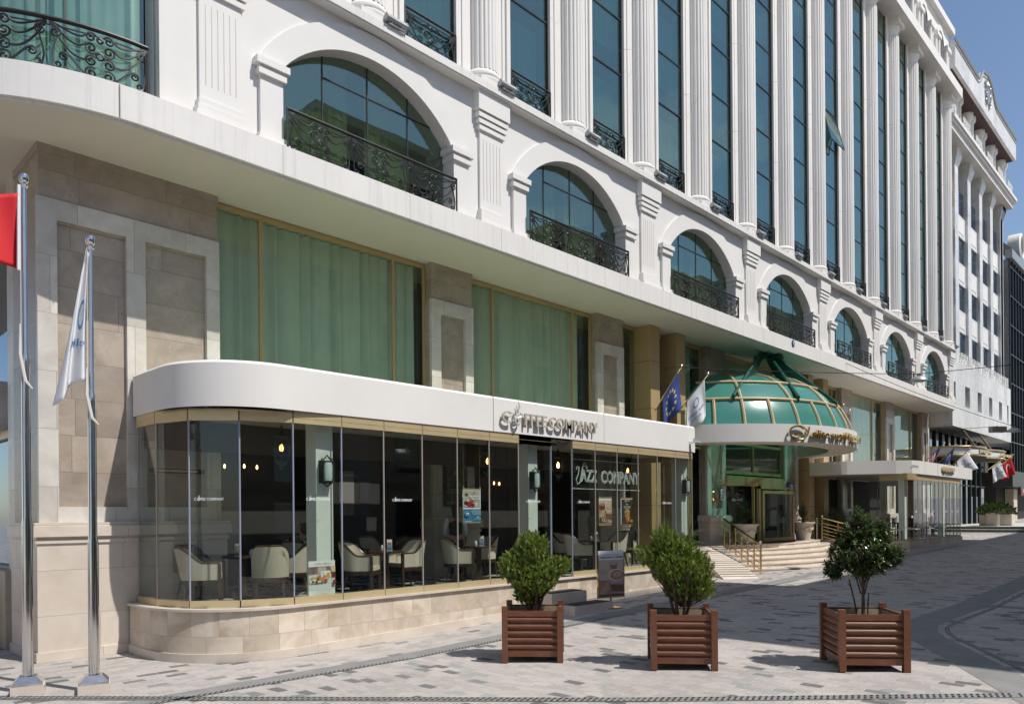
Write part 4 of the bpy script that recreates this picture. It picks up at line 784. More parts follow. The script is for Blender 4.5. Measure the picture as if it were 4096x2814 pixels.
for a in ((12.05, 12.09, 2.56, 3.53), (12.73, 12.77, 2.56, 3.53), (12.09, 12.73, 2.56, 2.60), (12.09, 12.73, 3.49, 3.53)): m.box(a[0], a[1], 13.94, 13.99, a[2], a[3])
adopt(m.build('frame', 'dark_wood'), pic)
wp = MB(); wp.box(9.6, 11.0, 15.2, 15.24, 2.3, 3.7, 'interior_dark'); wp.box(9.85, 10.25, 15.19, 15.2, 2.35, 3.4, 'grey_or_shaded_fabric'); wp.box(10.4, 10.7, 15.19, 15.2, 2.35, 3.3, 'mat_black'); tag(wp.build('wall_picture', 'interior_dark'), 'large dark photograph panel on the cafe back wall', 'picture')

# ---------------------------------------------------------------- chairs, tables
def make_chair(name='barrel_chair'):
    """barrel chair, local: faces +Y... seat front at -Y is y=-.30; back at +Y"""
    r = thing(name, 'x', 'chair'); pts = []   # plan of the shell from right front, round the back, to left front
    n = 22
    for i in range(n+1):
        t = i/n; an = radians(-50+280*t); pts.append((.315*cos(an), .03+.30*sin(an)))
    pts = [(.30, -.30)] + [p for p in pts if p[1] > -.12] + [(-.30, -.30)]
    def top(p):
        y = p[1]; u = max(0, min(1, (y+.05)/.33)); return .68 + .27*(u*u*(3-2*u))
    def lean(p, z): k = (z-.4)*.16*max(0, p[1]+.05)/.3; return (p[0]*(1+.06*(z-.4)), p[1]+k, z)
    o = MB(); zs = [0, .25, .5, .75, 1]
    o.sheet([[lean(p, .40+(top(p)-.40)*q) for p in pts] for q in zs]); inn = offset(pts, .055)
    o.sheet([[lean(p, .40+(top(pp)-.40)*q) for p, pp in zip(inn, pts)] for q in zs[::-1]]); part(o, 'backrest', 'cream_fabric', r)
    o = MB(); o.tube([lean(((a[0]+b[0])/2, (a[1]+b[1])/2), top(a)+.008) for a, b in zip(pts, inn)], .027, 6)
    for s in (-1, 1): o.box(s*.285-.027, s*.285+.027, -.325, -.275, .0, .69)
    part(o, 'arm_rail', 'dark_wood', r)
    o = MB(); o.band(offset(pts, -.006), .33, .415, None, .04); o.band(offset(pts, -.014), .35, .362, None, .02); o.band(offset(pts, -.014), .384, .396, None, .02); o.box(-.28, .28, -.32, -.27, .33, .415); part(o, 'seat_frame', 'dark_wood', r)
    o = MB(); o.add([(x*.92, y*.92+.0, .50-.03*(abs(x) > .25)) for x, y in pts], [tuple(range(len(pts)))]); o.band([(x*.92, y*.92) for x, y in pts], .38, .485); o.box(-.255, .255, -.31, -.22, .40, .495); part(o, 'seat', 'cream_fabric', r)
    for x, y, dx, dy in ((-.285, -.30, 0, 0), (.285, -.30, 0, 0), (-.21, .22, -.03, .07), (.21, .22, .03, .07)):
        o = MB(); o.tube([(x+dx, y+dy, 0), (x+dx*.4, y+dy*.4, .18), (x, y, .34)], [.019, .024, .029], 8); part(o, 'leg', 'dark_wood', r)
    return r
chair0 = make_chair(); FLZ = .858
def chair(x, y, face, label, dark=False, first=[True]):
    # face: world angle the sitter looks towards (degrees)
    c = chair0 if first[0] else dup(chair0); first[0] = False
    c.location = (x, y, FLZ); c.rotation_euler = (0, 0, radians(face+90)); c['label'] = label; c['group'] = 'barrel chairs in the cafe'
    if dark:  # shade on this chair is put into a darker cloth colour
        for ch in c.children:
            if ch.name.startswith(('backrest', 'seat')) and not ch.name.startswith('seat_frame'): ch.data = ch.data.copy(); ch.data.materials[0] = M['grey_or_shaded_fabric']
    return c
chair(5.50, 12.72, -28, 'cream barrel chair at the far left turned side-on to the glass'); chair(6.55, 12.32, 60, 'cream barrel chair showing its whole back to the street at the left table')
chair(5.75, 13.42, -62, 'barrel chair with shade put into its grey cloth behind the far left cream chair', True); chair(7.35, 13.0, 150, 'cream chair edge-on right behind the chair that shows its back'); chair(8.0, 13.75, 20, 'cream barrel chair the woman in the patterned dress sits on')
chair(8.45, 12.32, -52, 'cream chair facing right just right of the leftmost white post'); chair(9.75, 12.55, 178, 'cream chair facing left across the round table with the blue card'); chair(11.15, 12.45, -42, 'cream chair facing right below the hanging dessert poster'); chair(12.6, 13.25, 172, 'cream chair mostly hidden behind the leftmost planter shrub')
chair(15.25, 12.35, -38, 'cream chair facing right seen through the open cafe door side'); chair(16.1, 13.55, -80, 'cream chair at the back of the table right of the cafe door'); chair(17.3, 12.75, 165, 'cream chair turned left behind the takeaway board'); chair(10.55, 14.9, -95, 'high dim cream chair in the back row facing the street'); chair(18.35, 13.1, 200, 'dim cream chair behind the middle planter shrub')
def make_table():
    r = thing('round_table', 'x', 'table'); o = MB(); o.lathe([(.36, .725), (.375, .735), (.375, .752), (.365, .76), (0, .76)], (0,0), 28); part(o, 'tabletop', 'dark_wood', r); o = MB(); o.lathe([(.10, .04), (.085, .08), (.085, .70), (.16, .725)], (0,0), 4); part(o, 'pedestal', 'dark_wood', r); o = MB(); o.box(-.21, .21, -.21, .21, 0, .04); part(o, 'foot', 'dark_wood', r); return r
tab0 = make_table()
def table(x, y, label, first=[True]):
    t = tab0 if first[0] else dup(tab0); first[0] = False; t.location = (x, y, FLZ); t['label'] = label; t['group'] = 'round tables in the cafe'
def tent_card(x, y, rz, label, d):
    r = thing('menu_card', label, 'menu card', (x, y, FLZ+.76), rz, 'menu cards on the cafe tables'); o = MB(); o.add([(-.05, -.03, 0), (.05, -.03, 0), (.05, 0, .23), (-.05, 0, .23), (-.05, .03, 0), (.05, .03, 0)], [(0,1,2,3), (3,2,5,4)]); o.box(-.055, .055, -.035, .035, 0, .006); part(o, 'card', 'paper_white', r); o = MB()
    def q(a, b, c, e, col, k=.001): o.add([(x_, -.03+z_*.03/.23-k, z_) for x_, z_ in ((a, c), (b, c), (b, e), (a, e))], [(0,1,2,3)], flat(col))
    for a in d: q(*a)
    part(o, 'picture', 'paper_white', r)
blue = [(-.047, .047, .01, .115, (.055,.13,.26)), (-.047, .047, .12, .175, (.48,.40,.36)), (-.03, .03, .125, .16, (.40,.05,.04), .002), (-.035, .035, .09, .10, (.55,.62,.7), .002), (-.035, .035, .06, .066, (.4,.5,.6), .002)]
brown = [(-.047, .047, .01, .19, (.20,.10,.05)), (-.02, .045, .10, .18, (.52,.33,.16), .002), (-.045, 0, .02, .07, (.09,.05,.03), .002)]
def sugar(x, y, label):
    r = thing('sugar_pot', label, 'pot', (x, y, FLZ+.76), 0, 'sugar pots on the cafe tables'); o = MB(); o.lathe([(.035, 0), (.045, .02), (.045, .085), (.04, .085), (.04, .03), (0, .03)], (0,0), 14); part(o, 'bowl', 'white_paint', r); o = MB(); [o.box(a-.012, a+.012, b-.006, b+.006, .03, .12) for a, b in ((-.015, -.01), (.012, -.012), (0, .012))]; part(o, 'sachets', 'paper_white', r)
table(6.42, 13.10, 'round table at the far left with a brown coffee card'); tent_card(6.28, 13.0, radians(-35), 'brown coffee card on the far left table', brown); sugar(6.52, 12.95, 'white sugar pot on the far left table')
table(9.15, 12.45, 'round table with a blue card between two facing cream chairs'); tent_card(9.22, 12.42, radians(-40), 'blue menu card on the table between two facing chairs', blue); sugar(9.06, 12.45, 'white sugar pot on the table between two facing chairs')
table(11.9, 12.62, 'round table right of the hanging dessert poster'); tent_card(11.98, 12.6, radians(-40), 'blue menu card on the table below the dessert poster', blue); sugar(11.80, 12.62, 'white sugar pot on the table below the dessert poster')
table(16.2, 12.62, 'round table right of the cafe door'); tent_card(16.22, 12.55, radians(-40), 'blue menu card on the table right of the cafe door', blue); sugar(16.05, 12.6, 'white sugar pot on the table right of the cafe door')
table(8.62, 14.15, 'dark table in front of the seated woman with a coffee cup'); cpz = thing('coffee_cup', 'white coffee cup and saucer on the table of the seated woman', 'cup', (8.46, 13.95, FLZ+.76)); o = MB(); o.lathe([(.02, .012), (.035, .03), (.045, .075), (.041, .075), (.03, .03), (0, .025)], (0,0), 14); o.tube([(-.043, 0, .065), (-.07, 0, .06), (-.065, 0, .035), (-.036, 0, .032)], .006, 5); part(o, 'cup', 'white_paint', cpz); o = MB(); o.lathe([(.03, 0), (.075, .012), (.078, .016), (0, .008)], (0,0), 18); part(o, 'saucer', 'white_paint', cpz)
# ---------------------------------------------------------------- people
def hand(J, E, wrist, root, d, nrm, s=1.0, curl=.5, thumb=1):
    """five fingers rooted in a palm; d = direction of the fingers, nrm = palm normal"""
    d = Vector(d).normalized(); nrm = Vector(nrm).normalized(); sd = d.cross(nrm).normalized(); W_ = Vector(wrist)
    pk = root+'_palm'; pc = W_ + d*.055*s; J[pk] = (*pc, .024*s); E.append((root, pk))
    for i, (off, ln) in enumerate(((-.030, .062), (-.010, .075), (.010, .070), (.029, .055))):
        k = '%s_f%d' % (root, i); a = W_ + d*.088*s + sd*off*s; J[k] = (*a, .0105*s); E.append((pk, k)); pr = k; dd = d
        for j, q in enumerate((.5, .5)):
            dd = (dd + nrm*curl*.7).normalized(); a = a + dd*ln*q*s; k2 = k+'_%d' % j; J[k2] = (*a, (.0095-.0015*j)*s); E.append((pr, k2)); pr = k2
    a = W_ + d*.035*s + sd*thumb*-.034*s; k = root+'_t'; J[k] = (*a, .011*s); E.append((pk, k)); pr = k
    for j in range(2):
        a = a + (d*.75 + sd*thumb*-.45 + nrm*.3*(j+1)).normalized()*.03*s; k2 = k+'%d' % j; J[k2] = (*a, (.010-.001*j)*s); E.append((pr, k2)); pr = k2
def face(parent, c, s=1.0, hair='hair_dark'):
    """eyes, nose, mouth and ears on a head centred on c looking along local -Y"""
    o = MB()
    for sx_ in (-1, 1): o.lathe([(0, -.006), (.008, -.004), (.010, 0), (.008, .004), (0, .006)], (c[0]+sx_*.032*s, c[1]-.090*s), 8)
    o.T = Matrix.Translation((0, 0, c[2]+.005)); o2 = MB(); o2.v = [(x, y, z+c[2]+.005) for x, y, z in o.v]; o2.f, o2.fm, o2.sm = o.f, o.fm, o.sm; part(o2, 'eyes', 'vest_black', parent)
def person_standing():
    r = thing('person', 'person in dark vest and white shirt standing inside the cafe, seen from behind', 'person', (11.75, 13.25, FLZ), radians(135))
    J = {'pel': (0,0,.95,(.155,.11)), 'w': (0,.0,1.10,(.135,.095)), 'ch': (0,.01,1.30,(.165,.105)), 'nk0': (0,.01,1.44,.075), 'nk': (0,0,1.50,.052), 'h0': (0,-.01,1.58,.078), 'h1': (0,-.015,1.66,.095), 'h2': (0,-.01,1.73,.072), 'chin': (0,-.075,1.575,.035), 'nose': (0,-.108,1.635,.014)}
    E = [('pel','w'), ('w','ch'), ('ch','nk0'), ('nk0','nk'), ('nk','h0'), ('h0','h1'), ('h1','h2'), ('h0','chin'), ('h1','nose')]
    for s, n in ((-1, 'r'), (1, 'l')):
        J.update({n+'sh': (s*.185,.01,1.40,.058), n+'el': (s*.25,.03,1.12,.043), n+'wr': (s*.24,-.10,.92,.028), n+'hp': (s*.09,0,.88,.092), n+'kn': (s*.10,-.02,.48,.058), n+'an': (s*.10,.02,.09,.040), n+'to': (s*.11,-.13,.035,.036), n+'ear': (s*.085,.0,1.635,.018)})
        E += [('ch', n+'sh'), (n+'sh', n+'el'), (n+'el', n+'wr'), ('pel', n+'hp'), (n+'hp', n+'kn'), (n+'kn', n+'an'), (n+'an', n+'to'), ('h1', n+'ear')]; hand(J, E, J[n+'wr'][:3], n+'wr', (0, -.35, -.9), (-s, 0, 0), 1, .35, s)
    skin('body', J, E, 'skin', r); face(r, (0, -.02, 1.655))
    V = {'a': (0,.0,.93,(.185,.135)), 'b': (0,0,1.10,(.155,.115)), 'c': (0,.01,1.30,(.185,.128)), 'd': (0,.01,1.43,(.11,.085))}; skin('vest', V, [('a','b'), ('b','c'), ('c','d')], 'vest_black', r)
    for s in (-1, 1): skin('sleeve', {'a': (s*.16,.01,1.41,.070), 'b': (s*.205,.015,1.36,.070), 'c': (s*.25,.03,1.12,.058), 'd': (s*.243,-.07,.97,.044)}, [('a','b'), ('b','c'), ('c','d')], 'shirt_white', r); 
    for s in (-1, 1): skin('trouser_leg', {'a': (s*.08,0,.95,.112), 'b': (s*.09,0,.82,.108), 'c': (s*.10,-.02,.48,.078), 'd': (s*.10,.02,.08,.066)}, [('a','b'), ('b','c'), ('c','d')], 'trousers_dark', r)
    skin('hair', {'a': (0,.02,1.745,.088), 'b': (0,.05,1.66,.098), 'c': (0,.075,1.55,.088), 'd': (0,.085,1.44,.070), 'e': (0,.09,1.36,.035)}, [('a','b'), ('b','c'), ('c','d'), ('d','e')], 'hair_dark', r)
person_standing()
def person_seated():
    r = thing('person', 'person in black and white patterned top seated with back to the street', 'person', (8.02, 13.72, FLZ), radians(200))
    J = {'pel': (0,.02,.56,(.17,.13)), 'w': (0,.03,.74,(.14,.11)), 'ch': (0,.01,.94,(.165,.11)), 'nk0': (0,.0,1.07,.07), 'nk': (0,-.02,1.12,.05), 'h0': (0,-.04,1.19,.075), 'h1': (0,-.045,1.27,.093), 'h2': (0,-.04,1.34,.07), 'chin': (0,-.105,1.185,.033), 'nose': (0,-.135,1.245,.013)}
    E = [('pel','w'), ('w','ch'), ('ch','nk0'), ('nk0','nk'), ('nk','h0'), ('h0','h1'), ('h1','h2'), ('h0','chin'), ('h1','nose')]
    for s, n in ((-1, 'r'), (1, 'l')):
        el = (.46,.10,.90) if s > 0 else (-.29,-.06,.76); wr = (.34,-.13,.98) if s > 0 else (-.22,-.24,.98)
        J.update({n+'sh': (s*.18,.01,1.03,.055), n+'el': (*el,.042), n+'wr': (*wr,.027), n+'hp': (s*.10,-.05,.54,.098), n+'kn': (s*.12,-.46,.52,.064), n+'an': (s*.12,-.44,.10,.042), n+'to': (s*.13,-.58,.04,.035), n+'ear': (s*.083,-.03,1.245,.017)})
        E += [('ch', n+'sh'), (n+'sh', n+'el'), (n+'el', n+'wr'), ('pel', n+'hp'), (n+'hp', n+'kn'), (n+'kn', n+'an'), (n+'an', n+'to'), ('h1', n+'ear')]; hand(J, E, wr, n+'wr', (-.5*s, -.3, .8) if s < 0 else (-.6, -.7, .1), (-s*.6, -.6, 0), 1, .5, s)
    skin('body', J, E, 'skin', r); face(r, (0, -.05, 1.265))
    skin('patterned_top', {'a': (0,.02,.54,(.20,.16)), 'b': (0,.03,.74,(.17,.135)), 'c': (0,.01,.94,(.19,.135)), 'd': (0,0,1.05,(.12,.09)), 'ls': (.18,.01,1.03,.075), 'le': (.34,.06,.96,.066), 'rs': (-.18,.01,1.03,.075), 're': (-.25,-.03,.86,.064)}, [('a','b'), ('b','c'), ('c','d'), ('c','ls'), ('ls','le'), ('c','rs'), ('rs','re')], 'patterned_dress', r)
    for s in (-1, 1): skin('trouser_leg', {'a': (s*.09,0,.54,.12), 'b': (s*.12,-.46,.52,.082), 'c': (s*.12,-.44,.14,.062)}, [('a','b'), ('b','c')], 'trousers_dark', r)
    skin('hair', {'a': (0,-.01,1.355,.086), 'b': (0,.02,1.27,.098), 'c': (0,.035,1.17,.082), 'd': (0,.04,1.08,.05)}, [('a','b'), ('b','c'), ('c','d')], 'hair_red', r)
person_seated()
# ---------------------------------------------------------------- entrance
ent = thing('hotel_entrance', 'glazed hotel entrance with a curved gilt band and revolving door under the green dome', 'entrance', (28.7, 14, 1.18))
def ep(mb, n, m, parent=None): return adopt(mb.build(n, m), parent or ent)
f = MB(); f.box(26.1, 31.3, 14.14, 14.26, 5.02, 5.12); f.box(26.1, 31.3, 14.14, 14.26, 3.86, 3.98); f.box(28.64, 28.76, 14.15, 14.25, 3.98, 8.4); [f.box(x-.04, x+.04, 14.15, 14.25, 1.2, 8.4) for x in (26.14, 31.26)]; ep(f, 'frame', 'gold_paint')
g = MB(); g.box(26.1, 31.3, 14.19, 14.2, 3.95, 5.1); ep(g, 'fanlight', 'plain_glass'); g = MB(); g.box(26.15, 27.6, 13.98, 13.99, 1.2, 3.4); ep(g, 'side_light', 'plain_glass')
n = 16; bow = [(26.05+5.25*i/n, 14.0-.55*sin(pi*i/n)) for i in range(n+1)]
b = MB(); b.band(bow, 3.38, 3.72, None, .12); b.sheet([[(x, y, 3.72) for x, y in bow], [(x, 14.15, 3.80) for x, y in bow]], None, False); ep(b, 'curved_band', 'gold_paint')
dr = MB()
for a, bb, y in ((27.75, 27.90, 13.45), (30.75, 30.90, 13.55)): dr.box(a, bb, y, y+.12, 1.18, 3.38)
dr.box(27.75, 30.9, 13.45, 13.55, 3.28, 3.38); dr.box(27.6, 27.68, 13.6, 13.7, 1.18, 3.38); ep(dr, 'door_frame', 'gold_paint')
lf = MB(); T_ = Matrix.Translation((28.0, 13.42, 0)) @ Matrix.Rotation(radians(-3), 4, 'Z'); lf.T = T_; lf.box(0, 2.6, 0, .06, 1.20, 1.34, 'gold_paint'); lf.box(0, 2.6, 0, .06, 3.10, 3.22, 'gold_paint'); lf.box(0, .14, 0, .06, 1.34, 3.10, 'gold_paint'); lf.box(2.46, 2.6, 0, .06, 1.34, 3.10, 'gold_paint'); lf.box(1.93, 1.98, .2, .26, 1.25, 3.2, 'dark_frame'); D_ = ep(lf, 'door', 'gold_paint')
lg = MB(); lg.T = T_; lg.box(.14, 2.46, .02, .03, 1.34, 3.10); ep(lg, 'door_glass', 'plain_glass', D_)
b = MB(); b.box(26, 31.4, 15.45, 15.55, 1.18, 8.4); b.box(26.0, 31.4, 14.3, 15.5, 3.98, 4.0); ep(b, 'lobby', 'interior_brown')
mb = MB(); put_text(mb, 'elite world', 26.98, 2.80, .86, None, 13.975, None, 0, .01); mb.tube([(26.98+.14*cos(t*.4), 13.972, 3.02+.065*sin(t*.4)) for t in range(15)], .008, 4); put_text(mb, 'ISTANBUL', 26.98, 2.70, .28, .03, 13.975); tag(mb.build('door_decal', 'decal_white'), 'white elite world decal on the glass left of the entrance door', 'decal')
for x, w_, z0, z1, col, lab in ((25.62, .29, 3.03, 3.24, 'paper_white', 'pale square plate, upper of two on the green-lit pillar'), (25.63, .27, 2.81, 3.01, 'paper_white', 'pale square plate, lower of two on the green-lit pillar'), (31.44, .60, 3.19, 3.63, 'plate_blue', 'dark blue plaque with a white star flower right of the door')):
    b = MB(); b.box(x, x+w_, 13.93, 13.96, z0, z1, col)
    if col == 'plate_blue':
        for i in range(5): b.tube([(x+.3, 13.925, 3.50), (x+.3+.15*cos(i*1.257+.4), 13.925, 3.50+.09*sin(i*1.257+.4))], [.02, .035], 5, 'paper_white')
        put_text(b, 'TURIZM ISLETMESI', x+.3, 3.36, .44, .03, 13.927, 'flag_white')
    else: b.box(x+.07, x+.2, 13.927, 13.93, z0+.08, z0+.13, 'logo_blue')
    tag(b.build('wall_plaque', col), lab, 'plaque')
for x, lab in ((25.28, 'round brass plate on the left entrance pillar'), (31.75, 'round brass plate on the right entrance pillar')):
    b = MB(); b.T = Matrix.Translation((x, 14.03, 2.98)) @ Matrix.Rotation(radians(90), 4, 'X'); b.lathe([(.22, -.02), (.22, .04), (.19, .07), (0, .08)], (0,0), 24); tag(b.build('brass_plate', 'polished_brass'), lab, 'plate')
b = MB(); b.T = Matrix.Translation((25.35, 13.95, 3.40)); b.tube([(0,0,.05), (-.1,-.1,.12), (.05,-.2,.12), (.1,-.1,.02)], .03, 6); b.tube([(.0,-.05,0), (.35,-.25,-.04)], .02, 6); tag(b.build('wall_bracket', 'polished_brass'), 'brass wall arm above the round plate on the left entrance pillar', 'bracket')
# steps: elliptical fan
plat = MB(); CXs, CYs = 28.9, 14.0; nst = 6
for i in range(nst):
    z1 = 1.18 - .145*i; rx, ry = 4.55+.42*i, 1.62+.42*i
    poly = [(CXs+rx*cos(radians(180+180*t/40)), CYs+ry*sin(radians(180+180*t/40))) for t in range(41)]
    poly = [(x, y) for x, y in poly if (x-24.3)*.72-(y-13.4)*.70 > -.1] + [(CXs+rx, 14.3), (24.4, 14.3)]
    ex = offset(poly[:-2], -.03)
    plat.prism(poly, -.1, z1-.03, 'z', 'step_stone'); plat.prism(ex + poly[-2:], z1-.035, z1, 'z', 'base_marble')
tag(plat.build('entrance_steps', 'step_stone'), 'fan of curved pale marble steps up to the hotel entrance', 'steps')
mb = MB(); mb.prism([(CXs+3.3*cos(radians(180+180*t/24)), 13.9+1.1*sin(radians(180+180*t/24))) for t in range(25)], 1.18, 1.192, 'z'); tag(mb.build('door_mat', 'mat_black'), 'dark mat in front of the revolving door', 'mat')
# ramp with brass rail
ra, rb = Vector((21.45, 11.0, gz(21.4))), Vector((24.05, 13.65, 1.18)); dv = (rb-ra); dv.z = 0; dv.normalize(); sd = Vector((dv.y, -dv.x, 0)); mb = MB()
A = [ra-sd*.55, ra+sd*.55, rb+sd*.55, rb-sd*.55]; mb.add([tuple(p) for p in A] + [(p.x, p.y, gz(p.x)-.2) for p in A], [(0,1,2,3), (0,4,5,1), (1,5,6,2), (3,7,4,0), (2,6,7,3)]); k = 16
rp = mb.build('entrance_ramp', 'step_stone'); tag(rp, 'pale stone ramp with dark grip strips left of the curved steps', 'ramp'); mb = MB()
for i in range(1, k):
    c = ra.lerp(rb, i/k); q = [c-sd*.54-dv*.02, c+sd*.54-dv*.02, c+sd*.54+dv*.02, c-sd*.54+dv*.02]; up = (rb.z-ra.z)/(rb-ra).length*.02
    mb.add([(p.x, p.y, p.z+.008+(-up if j < 2 else up)) for j, p in enumerate(q)], [(0,1,2,3)])
adopt(mb.build('grip_strips', 'mat_black'), rp)
def handrail(name, label, p0, p1, posts, rows, h0=.95):
    r = thing(name, label, 'handrail', tuple(p0)); m = MB(); p0, p1 = Vector(p0), Vector(p1); up = Vector((0,0,1)); P = lambda t, h: tuple(p0.lerp(p1, t)+up*h)
    m.tube([P(0, h0), P(1, h0)], .032, 10)
    for i in range(rows): hh = h0*(.15+.62*i/(rows-1)); m.tube([P(0, hh), P(1, hh)], .014, 8)
    adopt(m.build('rails', 'polished_brass'), r)
    for i in range(posts):
        t = i/(posts-1); m = MB(); m.tube([P(t, -.02), P(t, h0)], .034 if i in (0, posts-1) else .026, 10)
        for j in range(rows): q = P(t, h0*(.15+.62*j/(rows-1))); m.lathe([(0, q[2]-.035), (.035, q[2]), (0, q[2]+.035)], q[:2], 8) if 0 < i < posts-1 else None
        o = adopt(m.build('rail_post', 'polished_brass'), r)
        if i in (0, posts-1): q = P(t, h0); m = MB(); m.lathe([(.02, q[2]), (.03, q[2]+.02), (.025, q[2]+.04), (.055, q[2]+.09), (.04, q[2]+.135), (0, q[2]+.15)], q[:2], 12); adopt(m.build('finial', 'chrome'), o)
handrail('brass_handrail', 'brass handrail climbing beside the ramp left of the curved steps', (24.3, 13.1, 1.18), (22.95, 11.1, .36), 7, 4); handrail('brass_handrail', 'brass handrail with five bars on the right end of the curved steps', (33.0, 13.1, 1.15), (33.4, 11.2, .62), 4, 5)
# low planter walls with palms
bx = MB(); zq = gz(21); bx.box(19.75, 22.3, 12.52, 14.0, zq-.3, 1.12, 'base_marble'); bx.box(19.72, 22.33, 12.49, 14.0, 1.12, 1.18, 'base_marble'); tag(bx.build('low_planter_wall', 'base_marble'), 'low marble planter wall between the cafe and the ramp', 'planter wall')
bx = MB(); bx.box(33.6, 38.0, 12.5, 14.0, .3, 1.15, 'base_marble'); tag(bx.build('low_planter_wall', 'base_marble'), 'low marble planter wall behind the right handrail', 'planter wall')
def fan_palm(mb, mt, x, y, z, n, ln, seed, cyc=False):
    rnd = random.Random(seed)
    for i in range(n):
        az = rnd.uniform(0, 2*pi); el = rnd.uniform(.15, 1.35); L_ = ln*rnd.uniform(.75, 1.15); d = Vector((cos(az)*cos(el), sin(az)*cos(el), sin(el))); pts = []
        for k in range(7):
            t = k/6; pts.append(Vector((x, y, z)) + d*L_*t + Vector((0, 0, -L_*.55*t*t*cos(el)*(1.0 if cyc else .7))))
        mt.tube([tuple(p) for p in pts[:(7 if cyc else 5)]], [.012-.0012*k for k in range(7 if cyc else 5)], 4)
        side = d.cross(Vector((0,0,1))).normalized()
        if cyc:
            for k in range(18):
                t = .18+.82*k/17; p = pts[min(5, int(t*6))].lerp(pts[min(6, int(t*6)+1)], t*6-int(t*6)) if t < 1 else pts[-1]; dd = (pts[min(6, int(t*6)+1)]-pts[min(5, int(t*6))]).normalized() if t < 1 else (pts[-1]-pts[-2]).normalized()
                ll = .20*L_/.8*sin(pi*min(1, .25+t*.75))
                for s in (-1, 1): e = p+(side*s*.85+dd*.45+Vector((0,0,.22))).normalized()*ll; mb.add([tuple(p-dd*.008), tuple(e), tuple(p+dd*.008)], [(0,1,2)])
        else:
            c = pts[4]; dd = (pts[5]-pts[4]).normalized(); n_ = side.cross(dd)
            for k in range(17):
                an = radians(-115+230*k/16); e = c+(dd*cos(an)+side*sin(an)).normalized()*L_*.5*(1-.25*abs(an)/2)+Vector((0,0,-.10*abs(sin(an))-rnd.uniform(0, .06))); m_ = c.lerp(e, .5); wv = (e-c).cross(n_).normalized()*.014; mb.add([tuple(c), tuple(m_-wv), tuple(e), tuple(m_+wv)], [(0,1,2,3)])
def palm(name, label, x, y, z, n, ln, seed, urn=None):
    r = thing(name, label, 'palm', (x, y, z)); a, b = MB(), MB(); fan_palm(a, b, x, y, z+.12, n, ln, seed, urn is not None); b.lathe([(.05, z-.05), (.08, z+.05), (.05, z+.15)], (x, y), 8); adopt(a.build('fronds', 'palm_leaf'), r); adopt(b.build('stem', 'bark'), r)
palm('fan_palm', 'green fan palm spilling over the wall at the right end of the cafe', 21.1, 13.1, 1.25, 22, 1.15, 3); palm('fan_palm', 'large fan palm behind the right brass handrail', 34.4, 13.0, 1.3, 26, 1.25, 5); palm('fan_palm', 'lower fan palm at the foot of the gilded column', 35.6, 12.7, 1.1, 24, 1.15, 8)
def urn(x, y, label, plabel, seed):
    r = thing('stone_urn', label, 'urn', (x, y, 1.19), 0, 'stone urns flanking the entrance'); m = MB(); m.lathe([(.27, 0), (.28, .04), (.32, .25), (.38, .55), (.405, .66), (.47, .68), (.48, .73), (.46, .745), (.40, .745), (.38, .68), (0, .68)], (0,0), 28); part(m, 'pot', 'urn_stone', r); m = MB()
    for i in range(6): a = i*pi/3; m.tube([(.39*cos(a+t*1.05), .39*sin(a+t*1.05), .55-.12*sin(pi*t)) for t in [k/7 for k in range(8)]], .02, 5)
    part(m, 'swag', 'urn_stone', r); palm('sago_palm', plabel, x, y, 1.93, 20, .85, seed, True)
urn(26.0, 13.15, 'pale stone urn left of the revolving door', 'feathery palm in the urn left of the door', 11); urn(31.35, 13.25, 'pale stone urn right of the revolving door', 'feathery palm in the urn right of the door', 12)
rb_ = MB(); rb_.lathe([(.17, 1.19), (.16, 1.21), (.03, 1.23), (.025, 2.05), (.04, 2.1)], (32.2, 13.0), 14); tag(rb_.build('rope_stand', 'chrome'), 'slim chrome queue stand beside the right entrance urn', 'stand')
# ---------------------------------------------------------------- green glass dome canopy
dome = thing('dome_canopy', 'green glass half-dome canopy on a round white fascia over the entrance', 'canopy', (28.2, 13.9, 5))
def dp(mb, n, m, parent=None): return adopt(mb.build(n, m), parent or dome)
DX, DY = 28.2, 16.3; ang0, ang1 = 202.3, 337.7
def circ(r, n=48, a0=ang0, a1=ang1): return [(DX+r*cos(radians(a0+(a1-a0)*i/n)), DY+r*sin(radians(a0+(a1-a0)*i/n))) for i in range(n+1)]
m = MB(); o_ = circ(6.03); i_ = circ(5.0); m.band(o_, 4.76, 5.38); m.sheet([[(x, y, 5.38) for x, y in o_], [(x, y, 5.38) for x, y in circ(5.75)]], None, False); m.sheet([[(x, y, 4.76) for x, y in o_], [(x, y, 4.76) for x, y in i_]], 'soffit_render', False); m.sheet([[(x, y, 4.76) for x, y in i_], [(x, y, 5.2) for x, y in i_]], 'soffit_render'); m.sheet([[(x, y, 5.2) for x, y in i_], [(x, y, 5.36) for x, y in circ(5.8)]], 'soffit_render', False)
dp(m, 'fascia', 'fascia_render'); m = MB()
for a in range(215, 335, 12): p = (DX+5.5*cos(radians(a)), DY+5.5*sin(radians(a))); m.lathe([(.05, 4.757), (0, 4.7565)], p, 10)
dp(m, 'downlights', 'steel')
PR = [(5.86, 5.36), (5.74, 5.72), (5.60, 6.02), (5.44, 6.30), (5.16, 6.66), (4.80, 7.0), (4.25, 7.32), (3.5, 7.58), (2.6, 7.76)]
def DP(a, k, dr=0): r, z = PR[k]; return (DX+(r+dr)*cos(radians(a)), DY+(r+dr)*sin(radians(a)), z+dr*.5)
